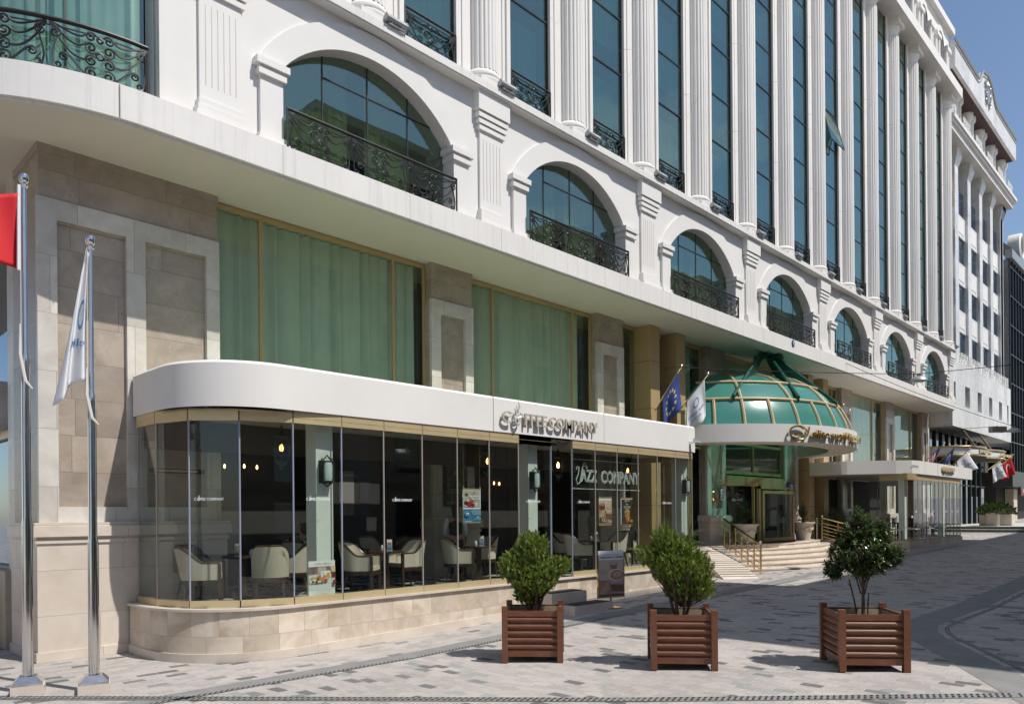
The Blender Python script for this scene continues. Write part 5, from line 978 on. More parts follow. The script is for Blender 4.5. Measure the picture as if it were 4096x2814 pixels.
def clipped(mb, n, mt, parent=None):
    o = mb.build(n, mt); bm = bmesh.new(); bm.from_mesh(o.data); bmesh.ops.bisect_plane(bm, geom=bm.verts[:]+bm.edges[:]+bm.faces[:], plane_co=(0, 13.97, 0), plane_no=(0, 1, 0), clear_outer=True); bm.to_mesh(o.data); bm.free(); return adopt(o, parent or dome)
ribs = list(range(205, 340, 10))
for a in ribs[:-1]:
    m = MB(); m.sheet([[DP(a+10*j/5, k) for j in range(6)] for k in range(4)]); clipped(m, 'dome_pane', 'dome_glass')
for a in range(205, 335, 20):
    m = MB(); m.sheet([[DP(min(335, a+20*j/8), k) for j in range(9)] for k in range(3, 6)]); clipped(m, 'dome_pane', 'dome_glass'); m = MB(); m.sheet([[DP(min(335, a+20*j/8), k) for j in range(9)] for k in range(5, 9)]); clipped(m, 'dome_pane', 'dome_glass')
for i, a in enumerate(ribs):
    m = MB(); ks = range(9) if i % 2 == 0 else range(4); m.tube([DP(a, k, .02) for k in ks], .055, 6); clipped(m, 'dome_rib', 'gold_rail')
m = MB()
for k in (3, 5): m.tube([DP(205+130*j/52, k, .03) for j in range(53)], .05, 6)
clipped(m, 'dome_ring', 'gold_rail')
for a, bk in ((248, 27.75), (275, 28.3), (222, 27.2)):   # green steel struts fanning from the soffit
    m = MB(); top = Vector((bk, 13.05, 8.42)); e = Vector(DP(a, 3, .10)); mid = top.lerp(e, .55)+Vector((0, 0, .12)); ax = (e-top).normalized(); sdv = ax.cross(Vector((0,0,1))).normalized()
    rows = []
    for k in range(9):
        t = k/8; c = top.lerp(e, t); dep = .38*sin(pi*(.12+.88*t))*(1-t*.5)+.05; rows.append([tuple(c+Vector((0,0,.06))), tuple(c-Vector((0,0,dep)))])
    for s in (-.03, .03): m.sheet([[tuple(Vector(p)+sdv*s) for p in r] for r in rows], None, False)
    m.tube([tuple(top+Vector((0,0,.06))), tuple(e+Vector((0,0,.06)))], .06, 6); m.tube([r[1] for r in rows], .045, 6); dp(m, 'strut', 'green_steel')
m = MB(); m.box(27.3, 28.7, 12.85, 13.2, 8.36, 8.465); m.box(27.85, 28.2, 12.65, 13.5, 8.38, 8.465); m.tube([(27.45, 13.4, 8.4), (27.45, 13.6, 6.9)], .07, 6); dp(m, 'bracket', 'green_steel')
# letters on the fascia
hs = thing('hotel_sign', 'gold raised letters elite world istanbul with a round emblem on the dome fascia', 'sign', (29, 10.2, 5))
def bend(x, y, z, r0=6.03): a = radians(270) + (x)/r0; rr = r0 - y; return (DX+rr*cos(a), DY+rr*sin(a), z)
mb = MB(); put_text(mb, 'elite world istanbul', -.35, 4.93, 3.95, .27, -.03, 'polished_brass', .10, .012, fn=bend); adopt(mb.build('letters', 'polished_brass'), hs); mb = MB()
def E_(pts, r): mb.tube([bend(x, -.09, z) for x, z in pts], r, 6)
ex, ez = -2.88, 5.07
E_([(ex+.36*cos(t*.22-.3), ez+.24*sin(t*.22-.3)) for t in range(28)], .035); E_([(ex-.05+.30*cos(t*.22+.5), ez+.02+.20*sin(t*.22+.5)) for t in range(20)], .022); E_([(ex+.20, ez-.20), (ex+.38, ez-.05), (ex+.46, ez+.22)], .04)
put_text(mb, 'ew', ex, ez-.09, .36, .15, -.06, None, .06, .03, fn=bend); adopt(mb.build('emblem', 'polished_brass'), hs)
# evil-eye medallion, security cameras
b = MB(); b.T = Matrix.Translation((28.52, YS-.005, 8.89)) @ Matrix.Rotation(radians(90), 4, 'X'); b.lathe([(.135, 0), (.13, .02), (0, .03)], (0,0), 24, 'plate_blue'); b.lathe([(.075, .028), (.07, .034), (0, .034)], (.02,0), 18, 'paper_white'); b.lathe([(.05, .036), (0, .037)], (.02,0), 16, 'logo_blue'); b.lathe([(.025, .039), (0, .04)], (.02,0), 12, 'hole_black'); tag(b.build('eye_medallion', 'plate_blue'), 'small round blue and white eye medallion on the canopy edge', 'medallion')
def camera_box(x, y, z, rz, label, arm=True):
    r = thing('security_camera', label, 'camera', (x, y, z), rz, 'security cameras'); m = MB(); m.T = Matrix.Rotation(radians(12), 4, 'X'); m.box(-.045, .045, -.20, .05, -.04, .045); m.box(-.05, .05, -.23, .03, .045, .055); part(m, 'housing', 'white_paint', r); m = MB(); m.T = Matrix.Rotation(radians(12), 4, 'X'); m.box(-.038, .038, -.203, -.199, -.033, .036); part(m, 'lens', 'hole_black', r); m = MB(); m.tube([(0, .0, -.03), (0, .06, -.08), (0, .15, -.02)], .016, 6); part(m, 'mount', 'white_paint', r)
camera_box(19.1, 11.2, 4.42, radians(35), 'white security camera on the right end of the cafe fascia'); camera_box(19.72, 11.75, 4.30, radians(75), 'white security camera round the corner of the cafe fascia'); camera_box(34.6, 9.9, 4.25, radians(40), 'white security camera on the far pavilion fascia')
# ---------------------------------------------------------------- second glass pavilion, right of the entrance
c2 = thing('cafe_pavilion', 'smaller far glass pavilion with white fascia right of the entrance steps', 'pavilion', (38, 10, gz(38)))
def c2p(mb, n, m, parent=None): return adopt(mb.build(n, m), parent or c2)
X0, X1, Y0, Y1 = 32.2, 42.45, 9.95, 10.9
def front2(x0, x1, y): return [(28.9+5.0, 13.9)] + [(x0-2.9+.0, 12.95), (x0-.2, 11.2)] + [(x0+1.9, y+.16), (x0+2.6, y)] + [(x1, y), (x1, 13.9)]
F2 = [(32.95, 13.9), (33.3, 12.6), (33.9, 11.2), (34.35, 10.2), (34.7, 9.96)] + [(X1, 9.96), (X1, 13.9)]
m = MB(); PL = F2[2:]; PL = [(34.3, 10.9), (34.6, 10.05), (34.9, 9.93), (42.5, 9.93), (42.5, 13.9)]; rows = [[(x, y, gz(x)-.1) for x, y in PL], [(x, y, 1.10) for x, y in PL]]
m.sheet(rows, 'travertine', False, [[(x+y, 0) for x, y in PL], [(x+y, .7) for x, y in PL]]); lo = offset(PL, -.05); m.sheet([[(x, y, gz(x)-.1) for x, y in lo], [(x, y, gz(x)+.16) for x, y in lo]], 'base_marble', False); m.sheet([[(x, y, gz(x)+.16) for x, y in lo], [(x, y, gz(x)+.16) for x, y in PL]], 'base_marble', False)
m.add([(x, y, 1.10) for x, y in PL] + [(34.3, 13.9, 1.10)], [tuple(range(len(PL)+1))], 'checker_floor'); c2p(m, 'plinth', 'travertine')
gl = [(34.45, 11.2), (34.65, 10.15), (35.0, 10.0)] + [(35.0+.62*i, 10.0) for i in range(1, 13)] + [(42.40, 10.9), (42.40, 12.4), (42.40, 13.9)]
for i, (p, q) in enumerate(zip(gl, gl[1:])):
    g = MB(); g.band([p, q], 1.17, 3.75, smooth=False); G = c2p(g, 'glass_panel', 'shop_glass'); s = MB(); s.box(q[0]-.012, q[0]+.012, q[1]-.014, q[1]+.014, 1.17, 3.75); c2p(s, 'edge_strip', 'blue_frame' if 3 <= i <= 7 else 'joint_strip', G)
m = MB(); m.band(offset(gl, -.03), 1.10, 1.17); m.band(offset(gl, -.03), 3.70, 3.98); c2p(m, 'rails', 'gold_paint')
# fascia: the left part runs back towards the steps, the right part runs along the street
FA = [(33.1, 13.9), (33.1, 12.3), (33.2, 12.1), (34.4, 10.5), (34.9, 10.02), (35.5, 9.9), (38.17, 9.88), (44.3, 9.88), (44.3, 13.9)]
m = MB(); m.band(FA, 3.96, 4.53, None, smooth=False); m.add([(x, y, 4.53) for x, y in FA], [tuple(range(len(FA)))]); m.add([(x, y, 3.96) for x, y in FA], [tuple(range(len(FA)))[::-1]], 'interior_ceiling'); c2p(m, 'fascia', 'fascia_render'); m = MB(); m.box(38.16, 38.18, 9.872, 9.885, 3.96, 4.53); c2p(m, 'fascia_joint', 'joint_strip')
for x in (35.15, 41.0): m = MB(); m.box(x, x+.26, 10.4, 10.65, 1.1, 3.96); c2p(m, 'post', 'post_paint')
m = MB(); m.box(34.5, 42.3, 14.25, 14.3, 1.1, 4.2); c2p(m, 'inner_wall', 'interior_dark')
sg2 = thing('pavilion_sign', 'small gold letters in two rows on the far pavilion fascia', 'sign', (39.6, 9.8, 4.2)); m = MB(); put_text(m, 'QUEEN LOUNGE', 39.75, 4.24, 2.1, .17, 9.85, None, .05, .01); adopt(m.build('letters', 'polished_brass'), sg2); m = MB(); put_text(m, 'RESTAURANT', 39.75, 4.09, 1.9, .09, 9.86, None, .03, .01); adopt(m.build('lower_letters', 'dark_wood'), sg2)
for i, x in enumerate((35.3, 36.6, 37.8, 39.9, 40.9, 41.9)):
    m = MB(); put_text(m, 'LOUNGE', x, 2.30, .34, .09, 9.99, None, 0, .02); tag(m.build('window_decal', 'decal_white'), '%s small white decal from the left on the far pavilion glass' % ('first second third fourth fifth sixth'.split()[i]), 'decal', 'far pavilion decals')
bar0 = None
for i, (x, y) in enumerate(((35.3, 10.7), (36.1, 11.2), (37.3, 10.7), (38.1, 11.1), (39.6, 10.7), (40.6, 11.0), (41.5, 10.7))):
    if bar0 is None:
        bar0 = thing('dining_chair', 'x', 'chair'); m = MB(); m.box(-.21, .21, -.21, .21, .42, .47); part(m, 'seat', 'white_paint', bar0); m = MB(); m.box(-.20, .20, .17, .21, .55, .95); part(m, 'backrest', 'dark_wood', bar0)
        for sx_ in (-1, 1):
            for sy_ in (-1, 1): m = MB(); m.tube([(sx_*.18, sy_*.18, 0), (sx_*.18, sy_*.18, .95 if sy_ > 0 else .42)], .018, 5); part(m, 'leg', 'dark_wood', bar0)
        c = bar0
    else: c = dup(bar0)
    c.location = (x, y, 1.105); c.rotation_euler = (0, 0, radians(40*i)); c['label'] = 'dark dining chair with pale seat, %s from the left in the far pavilion' % ('first second third fourth fifth sixth seventh'.split()[i]); c['group'] = 'chairs in the far pavilion'
tb0 = None
for i, (x, y) in enumerate(((35.7, 10.85), (37.7, 10.85), (39.95, 10.85), (41.1, 10.9))):
    if tb0 is None:
        tb0 = thing('dining_table', 'x', 'table'); m = MB(); m.box(-.38, .38, -.33, .33, .72, .76); part(m, 'tabletop', 'dark_wood', tb0); m = MB(); m.tube([(0,0,0), (0,0,.72)], .05, 8); m.box(-.22, .22, -.22, .22, 0, .03); part(m, 'pedestal', 'dark_wood', tb0); c = tb0
    else: c = dup(tb0)
    c.location = (x, y, 1.105); c['label'] = 'dark dining table, %s from the left in the far pavilion' % ('first second third fourth'.split()[i]); c['group'] = 'tables in the far pavilion'
    m = MB(); m.box(x-.11, x+.11, y-.02, y+.02, 1.866, 2.15); m.box(x+.12, x+.17, y-.08, y-.03, 1.866, 2.09); tag(m.build('menu_board', 'paper_white'), 'pale upright menu on the %s far pavilion table from the left' % ('first second third fourth'.split()[i]), 'menu', 'menus on the far pavilion tables')
# ---------------------------------------------------------------- far hotel
fh = thing('far_hotel', 'tall marble-clad hotel with column front and roof crest beyond the main hotel', 'building', (60, 13, 1.2))
def fp(mb, n, m, parent=None): return adopt(mb.build(n, m), parent or fh)
YF = 12.8
m = MB(); m.box(53.0, 70.0, 15.2, 40, 1.0, 33.0); fp(m, 'core', 'beige_wall')
SWX = [(55.8, 57.0), (59.05, 60.15), (62.3, 63.3), (65.4, 66.4), (68.1, 68.6)]; m = MB(); xl = 52.75
for a, b in [(53.1, 53.5)] + SWX: m.box(xl, a, YF, 13.5, 7.7, 11.85); m.box(a, b, YF, 13.5, 7.7, 9.15); m.box(a, b, YF, 13.5, 10.5, 11.85); m.box(a, b, 13.3, 13.5, 9.15, 10.5, 'grey_or_shaded_fabric'); xl = b
m.box(xl, 69.4, YF, 13.5, 7.7, 11.85); m.box(52.752, 69.398, 13.5, 15.2, 7.7, 11.85); fp(m, 'overhang', 'cladding_marble')
m = MB(); rnd = random.Random(4)
for x in [53+.55*i for i in range(30)]:
    for z in (8.0, 8.7, 9.4, 10.1, 10.8, 11.4): m.box(x-.02, x+.02, YF-.004, YF, z, z+.04)
fp(m, 'fixings', 'steel')
m = MB(); m.box(53.3, 69.0, 14.6, 14.9, 1.2, 7.7); fp(m, 'ground_floor', 'interior_dark'); m = MB()
for x in [54.0+1.5*i for i in range(10)]: m.box(x-.06, x+.06, 14.45, 14.6, 1.2, 7.7, 'dark_frame'); m.box(x, x+1.5, 14.5, 14.55, 4.2, 4.3, 'dark_frame'); m.box(x+.06, x+1.44, 14.57, 14.58, 1.3, 7.6, 'curtain_glass')
fp(m, 'shop_windows', 'curtain_glass')
FCX = [53.2 + 3.27*k for k in range(6)] + [71.0-1.3]
for x in FCX:
    m = MB(); m.box(x-.42, x+.42, 13.36, 14.6, 11.85, 25.6); fp(m, 'column', 'cladding_marble'); m = MB(); m.frustum((x-.43, x+.43, 13.34, 14.6, 25.3), (x-.60, x+.60, 13.15, 14.6, 25.95)); m.box(x-.60, x+.60, 13.15, 14.6, 25.95, 26.3); fp(m, 'capital', 'cladding_marble')
w0 = None
for x0 in [53.2 + 3.27*k for k in range(5)]:
    for fl in range(4):
        zt = 24.2 - 3.23*fl; xa, xb = x0+.62, x0+2.65
        if w0 is None:
            m = MB(); m.box(-1.25, 1.25, 13.62, 13.66, -1.75, 0, 'curtain_glass'); m.box(-1.25, 1.25, 13.52, 14.6, -3.23, -1.75, 'cladding_marble'); m.box(-.8, .8, 13.50, 13.52, -2.95, -1.95, 'white_render'); W0 = m.build('window', 'curtain_glass', loc=((xa+xb)/2, 0, zt)); adopt(W0, fh); r_ = railing_mb(1.9, .95, 1, None, .022, .04); rr_ = r_.build('railing', 'black_iron', loc=((xa+xb)/2, 13.46, zt-1.8)); adopt(rr_, W0); f = MB(); f.box(-.03, .03, 13.58, 13.62, -1.75, 0); f.box(.75, 1.25, 13.5, 14.6, -1.75, 0, 'beige_wall'); ff = f.build('frame', 'dark_wood', loc=((xa+xb)/2, 0, zt)); adopt(ff, W0); w0 = W0
        else: c = dup(w0); c.location = ((xa+xb)/2, 0, zt)
m = MB(); m.box(52.7, 70.6, 12.75, 15.2, 26.3, 26.62); m.box(52.6, 70.7, 12.6, 15.2, 26.66, 26.78); m.box(52.55, 70.8, 12.5, 15.2, 26.82, 27.05); m.box(52.72, 70.55, 12.8, 15.2, 26.6, 26.85); fp(m, 'cornice', 'white_render')
m = MB()
for x in FCX:
    for dx in (-.35, .35): m.lathe([(.28, 27.05), (.28, 29.3), (.42, 29.5), (.42, 29.8)], (x+dx, 13.4), 12)
fp(m, 'top_floor_columns', 'cladding_marble')
tr0 = None
for k in range(6):
    x = 54.8 + 3.27*k - 1.6
    if tr0 is None: tr0 = adopt(railing_mb(1.5, .95, 1, None, .02, .035).build('roof_railing', 'white_paint', loc=(x, 12.75, 27.06)), fh)
    else: c = tr0.copy(); COL.objects.link(c); c.location = (x, 12.75, 27.06)
lr0 = None
for k in range(8):
    x = 53.9 + 2.0*k
    if lr0 is None: lr0 = adopt(railing_mb(1.7, .72, 1, None, .018, .03).build('terrace_railing', 'white_paint', loc=(x, 12.85, 11.85)), fh)
    else: c = lr0.copy(); COL.objects.link(c); c.location = (x, 12.85, 11.85)
rf = [(52.3, 29.75), (69.9, 29.75), (69.9, 31.35), (63.3, 31.35), (62.7, 31.6), (61.8, 32.35), (60.6, 32.6), (59.4, 32.35), (58.6, 31.6), (58.0, 31.35), (52.3, 31.35)]
m = MB(); m.prism(rf, 12.4, 12.6, 'y', 'cladding_marble'); m.box(52.3, 52.5, 12.6, 16, 29.75, 31.35, 'cladding_marble'); m.box(52.5, 69.9, 12.6, 16, 29.78, 29.82, 'maroon_soffit'); fp(m, 'roof_fascia', 'cladding_marble')
m = MB(); top_ = [(52.3, 31.35), (58.0, 31.35), (58.6, 31.6), (59.4, 32.35), (60.6, 32.6), (61.8, 32.35), (62.7, 31.6), (63.3, 31.35), (69.9, 31.35)]; m.tube([(x, 12.37, z+.03) for x, z in top_], .08, 5); m.tube([(x, 12.38, z-.28) for x, z in top_], .03, 4); fp(m, 'roof_trim', 'steel')
m = MB(); cr_ = (60.6, 31.2); rnd = random.Random(2)
for s in (-1, 1):
    for k in range(3): m.tube([(a, 12.33, b) for a, b in spir(cr_[0]+s*(.45+.1*k), cr_[1]-.55+.55*k, .32-.03*k, 1.0+k, 1.3, .25, 14, s)], .055, 5)
m.prism([(cr_[0]-.3, 31.6), (cr_[0]+.3, 31.6), (cr_[0]+.3, 31.0), (cr_[0], 30.6), (cr_[0]-.3, 31.0)], 12.3, 12.4); m.tube([(60.3, 12.33, 31.75), (60.45, 12.33, 32.0), (60.6, 12.33, 31.8), (60.75, 12.33, 32.0), (60.9, 12.33, 31.75)], .05, 5); fp(m, 'crest', 'lamp_grey')
fcn = thing('far_canopy', 'white and gold curved entrance canopy of the far hotel', 'canopy', (57, 12.5, 6)); cp_ = [(52.9, 14.4), (53.1, 13.0), (53.9, 12.2)] + [(54+3.6*i/10, 12.1-.35*sin(pi*i/10)) for i in range(11)] + [(57.9+4.6*i/10, 12.0-.45*sin(pi*i/10)) for i in range(11)] + [(62.9, 12.6), (63.0, 14.4)]
m = MB(); m.band(cp_, 5.9, 6.4, None); m.add([(x, y, 5.9) for x, y in cp_], [tuple(range(len(cp_)))[::-1]], 'interior_dark'); m.add([(x, y, 6.4) for x, y in cp_], [tuple(range(len(cp_)))], 'interior_dark'); adopt(m.build('fascia', 'paper_white'), fcn); m = MB(); [m.tube([(x, y, z) for x, y in offset(cp_, -.03)], .06, 6) for z in (5.9, 6.42)]; m.tube([(56.6, 12.3, 6.4), (55.9, 13.0, 7.7)], .06, 6); m.tube([(61.0, 12.3, 6.4), (60.3, 13.0, 7.7)], .06, 6); adopt(m.build('gold_trim', 'polished_brass'), fcn); m = MB(); put_text(m, 'prestige', 55.8, 6.05, 3.2, .26, 11.72, None, .08, .02); put_text(m, 'elite world', 60.6, 6.05, 3.4, .24, 11.5, None, .08, .02); adopt(m.build('letters', 'polished_brass'), fcn)
# glass office block with green mansard
gb = thing('glass_office_block', 'dark glass office block with green mansard roof at the right edge', 'building', (76, 14, 1.2)); m = MB(); m.box(71.2, 110, 13.2, 30, 5.5, 22.6); adopt(m.build('glass_front', 'curtain_glass'), gb); m = MB(); m.box(71.25, 109, 13.26, 30, 5.5, 22.5, 'interior_dark')
for i in range(22): m.box(71.2+1.1*i-.05, 71.2+1.1*i+.05, 13.10, 13.2, 5.5, 22.6)
for k in range(8): m.box(71.1, 110, 13.08, 13.2, 5.5+2.35*k, 5.58+2.35*k)
m.box(71.0, 110, 12.9, 13.4, 22.6, 23.3, 'lamp_grey'); m.box(71.3, 100, 14.2, 20, 1, 5.5, 'interior_dark'); m.box(71.0, 100, 13.0, 14.4, 4.3, 5.5, 'dark_frame'); m.box(74.5, 76, 13.6, 14.2, 1, 4.2, 'beige_wall'); adopt(m.build('mullions', 'dark_frame'), gb)
m = MB(); m.add([(71, 12.9, 23.3), (110, 12.9, 23.3), (110, 16.5, 27.5), (74.0, 16.5, 27.5), (71, 20, 23.3)], [(0,1,2,3), (0,3,4)]); adopt(m.build('mansard_roof', 'slate_green'), gb); m = MB(); m.T = Matrix.Translation((75.6, 13.3, 24.6)) @ Matrix.Rotation(radians(90), 4, 'X'); m.lathe([(1.15, -.6), (1.15, .25), (.95, .35), (.8, .25), (.8, -.1)], (0,0), 24, 'white_render'); m.lathe([(.8, -.05), (0, -.04)], (0,0), 24, 'curtain_glass'); adopt(m.build('round_dormer', 'white_render'), gb)
sp = MB(); sp.box(72.4, 74.9, 12.7, 12.9, 3.6, 4.3, 'dark_frame'); put_text(sp, 'SHERWOOD', 73.85, 3.85, 1.7, .28, 12.68, 'flag_white', .02); sp.prism([(72.5, 3.7), (73.0, 4.1), (72.9, 3.7)], 12.66, 12.69, 'y', 'flag_red'); tag(sp.build('shop_sign', 'dark_frame'), 'dark shop sign with red mark and white letters at the far end of the street', 'sign')
# terrace at the end of the street
m = MB()
for i, (x, z) in enumerate(((53.4, 1.22), (54.0, 1.40))): m.box(x, 72, -30, 15, .6, z-.03, 'green_marble'); m.box(x-.03, 72, -30, 15, z-.03, z, 'kerb_stone')
m.box(53.1, 53.4, -30, 15, .6, 1.05, 'kerb_stone'); tag(m.build('terrace_steps', 'green_marble'), 'long dark green marble terrace steps closing the far end of the street', 'steps')
m = MB(); m.box(56.4, 57.4, 10.4, 12.2, 1.40, 2.15); m.box(55.0, 55.7, 10.9, 11.5, 1.4, 2.25); tag(m.build('stone_planter', 'base_marble'), 'pale pink stone planter on the far terrace steps', 'planter')
# ---------------------------------------------------------------- street lamps, wires
def street_lamp(x, y, z, label):
    r = thing('hanging_street_lamp', label, 'lamp', (x, y, z), radians(35), 'lamps slung over the street'); m = MB(); m.lathe([(.27, -.02), (.265, .0), (.22, .07), (.13, .13), (.05, .155), (0, .16)], (0,0), 22); part(m, 'shade', 'lamp_grey', r); m = MB(); m.box(-.08, .08, -.04, .04, .15, .22); m.tube([(-.14, 0, .2), (.14, 0, .2)], .015, 5); part(m, 'clamp', 'steel', r); m = MB(); m.lathe([(.20, -.02), (.1, -.05), (0, -.06)], (0,0), 18); part(m, 'glass', 'frost_glass', r)
street_lamp(26.32, 7.33, 6.52, 'grey dish street lamp slung on a wire in front of the last arches'); street_lamp(37.9, 6.9, 5.72, 'grey dish street lamp further off in front of the far glass block')
fb = MB(); fb.T = Matrix.Translation((37.42, 7.38, 5.8)) @ Matrix.Rotation(radians(-40), 4, 'Z'); fb.box(-.33, .33, -.12, .12, -.12, .13); tag(fb.build('street_projector', 'steel'), 'boxy steel lamp housing hanging beside the further dish lamp', 'lamp')
def sag(a, b, s, n=14): return [tuple(Vector(a).lerp(Vector(b), i/n) + Vector((0,0,-s*4*(i/n)*(1-i/n)))) for i in range(n+1)]
for a, b, s, lab in (((20.8, 12.9, 7.0), (26.32, 7.33, 6.73), .05, 'thin wire from the building to the nearer dish lamp'), ((26.32, 7.33, 6.73), (38, -4.6, 8.4), .05, 'thin wire running from the nearer dish lamp over the street'), ((34.0, 12.4, 8.9), (37.9, 6.9, 5.95), .15, 'dark cable dropping to the further dish lamp'), ((37.9, 6.9, 5.95), (48, -6, 3.5), .0, 'dark cable continuing right of the further dish lamp'), ((49.0, 13.0, 7.2), (37.42, 7.38, 5.95), .05, 'thin cable holding the boxy street lamp')):
    m = MB(); m.tube(sag(a, b, s), .012, 5); tag(m.build('street_cable', 'mat_black'), lab, 'cable')
FLX = [9.163+3.2935*j for j in range(0, 14)]; fl0 = None
ORD = 'first second third fourth fifth sixth seventh eighth ninth tenth eleventh twelfth thirteenth fourteenth'.split()
for i, cx in enumerate(FLX):
    if fl0 is None:
        fl0 = thing('floodlight', 'x', 'floodlight'); m = MB(); m.T = Matrix.Rotation(radians(-30), 4, 'X'); m.box(-.26, .26, -.06, .06, -.05, .055); m.box(-.27, -.255, -.07, .07, -.06, .065); m.box(.255, .27, -.07, .07, -.06, .065); part(m, 'housing', 'lamp_grey', fl0); m = MB(); [m.box(s*.12-.02, s*.12+.02, -.02, .02, -.115, -.03) for s in (-1, 1)]; m.box(-.2, .2, -.03, .03, -.12, -.105); part(m, 'feet', 'steel', fl0); c = fl0
    else: c = dup(fl0)
    c.location = (cx+.36, 12.44-.0, 12.385+.125); c['label'] = 'slim grey floodlight at the foot of the %s fluted column from the left' % ORD[i]; c['group'] = 'floodlights on the ledge'
# ---------------------------------------------------------------- flagpoles and flags
def flagpole(x, y, H, label):
    r = thing('flagpole', label, 'flagpole', (x, y, 0)); m = MB(); m.T = Matrix.Rotation(radians(-17), 4, 'Z'); m.box(-.19, .19, -.19, .19, 0, .12); part(m, 'stone_base', 'base_marble', r); m = MB(); m.T = Matrix.Rotation(radians(-17), 4, 'Z'); m.frustum((-.175, .175, -.175, .175, .12), (-.175, .175, -.175, .175, .15)); m.frustum((-.175, .175, -.175, .175, .15), (-.10, .10, -.10, .10, .235)); part(m, 'steel_foot', 'chrome', r)
    k = H/6.85; m = MB(); m.lathe([(.066, .22), (.066, 2.25*k), (.052, 2.36*k), (.052, 4.40*k), (.045, 4.50*k), (.032, 4.56*k), (.030, H-.12)], (0,0), 20); part(m, 'shaft', 'chrome', r); m = MB(); m.lathe([(.034, H-.13), (.05, H-.11), (.05, H-.085), (.03, H-.07), (.055, H-.05), (.068, H), (.055, H+.05), (0, H+.072)], (0,0), 18); part(m, 'finial', 'chrome', r); m = MB(); m.tube([(-.05, -.02, H-.2), (-.06, -.03, 2.6), (-.055, -.02, 1.2)], .005, 4); m.tube([(-.065, -.03, 4.9*k), (-.07, -.03, 4.5*k), (-.02, -.06, 4.15*k), (.06, -.06, 4.05*k)], [.012, .022, .022, .012], 6); part(m, 'halyard', 'rope', r)
flagpole(2.68, 11.62, 6.86, 'taller chrome flagpole nearest the left edge'); flagpole(3.31, 11.05, 6.05, 'shorter chrome flagpole with a limp white flag')
def flag(name, label, fn, mat, shapes=(), nu=24, nv=16, group=None):
    r = thing(name, label, 'flag', tuple(fn(0, 0)), 0, group); m = MB(); rows = [[tuple(fn(u/nu, v/nv)) for u in range(nu+1)] for v in range(nv+1)]; m.sheet(rows); o = adopt(m.build('cloth', mat), r); md = o.modifiers.new('t', 'SOLIDIFY'); md.thickness = .004; md.offset = 0
    for pn, polys, mt in shapes:
        m = MB()
        for sg_ in (-1, 1):
            for poly in polys:
                out = []
                for u, v in poly:
                    p = Vector(fn(u, v)); a = Vector(fn(min(1, u+.01), v))-Vector(fn(max(0, u-.01), v)); b = Vector(fn(u, min(1, v+.01)))-Vector(fn(u, max(0, v-.01))); n_ = a.cross(b); n_ = n_.normalized() if n_.length > 1e-9 else Vector((0,1,0)); out.append(tuple(p+n_*.006*sg_))
                m.add(out, [tuple(range(len(out)))])
        adopt(m.build(pn, mt), r)
    return r
def star(u, v, r, asp=1, a=0): return [[(u, v)] + [(u+(r if i % 2 == 0 else r*.42)*sin(i*pi/5+a)/asp, v+(r if i % 2 == 0 else r*.42)*cos(i*pi/5+a)) for i in (k, k+1)] for k in range(10)]
def crescent(u, v, r, asp):
    out = []
    for k in range(30):
        q = []
        for t in (k, k+1):
            a = radians(42+276*t/30); q.append(((u+r*cos(a)/asp, v+r*sin(a)), None)); 
        def inner(t):
            s = (t/30-.5)*2; a = radians(180+s*132); return (u+.25*r/asp+.80*r*cos(a)/asp, v+.80*r*sin(a))
        def outer(t):
            s = (t/30-.5)*2; a = radians(180+s*138); return (u+r*cos(a)/asp, v+r*sin(a))
        out.append([outer(k), outer(k+1), inner(k+1), inner(k)])
    return out
def text_polys(s, u, v, wd, h, rot=0):
    vs_, fs_ = text_mesh(s, 1, 0, .01, 2); xs_ = [q[0] for q in vs_]; k = wd/(max(xs_)-min(xs_)); xm = (max(xs_)+min(xs_))/2
    return [[(u+(vs_[i][0]-xm)*k, v-vs_[i][1]*h/.7) for i in f] for f in fs_]
def ring(u, v, r, t, asp=1): return [[(u+rr*cos(a)/asp, v+rr*sin(a)) for rr, a in ((r, 2*pi*k/16), (r, 2*pi*(k+1)/16), (r-t, 2*pi*(k+1)/16), (r-t, 2*pi*k/16))] for k in range(16)]
def f_tr(u, v):   # blown to the left of the taller pole
    x = 2.60 - 1.25*u; return Vector((x, 11.60 + .10*sin(u*7+v*1.5) - .02, 6.63 - .97*v - .55*u*(1-v)*.75 - .12*u + .05*sin(u*5)))
flag('national_flag', 'red flag with white crescent and star blowing off the left edge', f_tr, 'flag_red', [('emblem', crescent(.40, .5, .27, 1.3) + star(.60, .5, .13, 1.3, .3), 'flag_white')])
mb = MB(); mb.tube([(2.615, 11.6, 6.75), (2.605, 11.60, 5.62)], .022, 6, 'flag_white'); tag(mb.build('flag_hoist', 'flag_white'), 'white hoist band of the red flag', 'flag')
def f_wh(u, v):   # limp white flag
    s = v; spread = .03 + .36*s; x = 3.28 - spread*u*(1.0 + .05*sin(9*u)) - .02*s; y = 11.02 + .11*sin(u*11+2.2*s)*(.25+s*.9) + .02; z = 5.86 - 1.62*s - .42*u*s**1.2 + .05*sin(u*8+4*s); return Vector((x, y, z))
flag('house_flag', 'limp white hotel flag hanging on the shorter pole', f_wh, 'flag_white', [('logo', ring(.45, .45, .12, .03, 1.2) + text_polys('elite', .55, .70, .6, .06), 'logo_blue')], 40, 30)
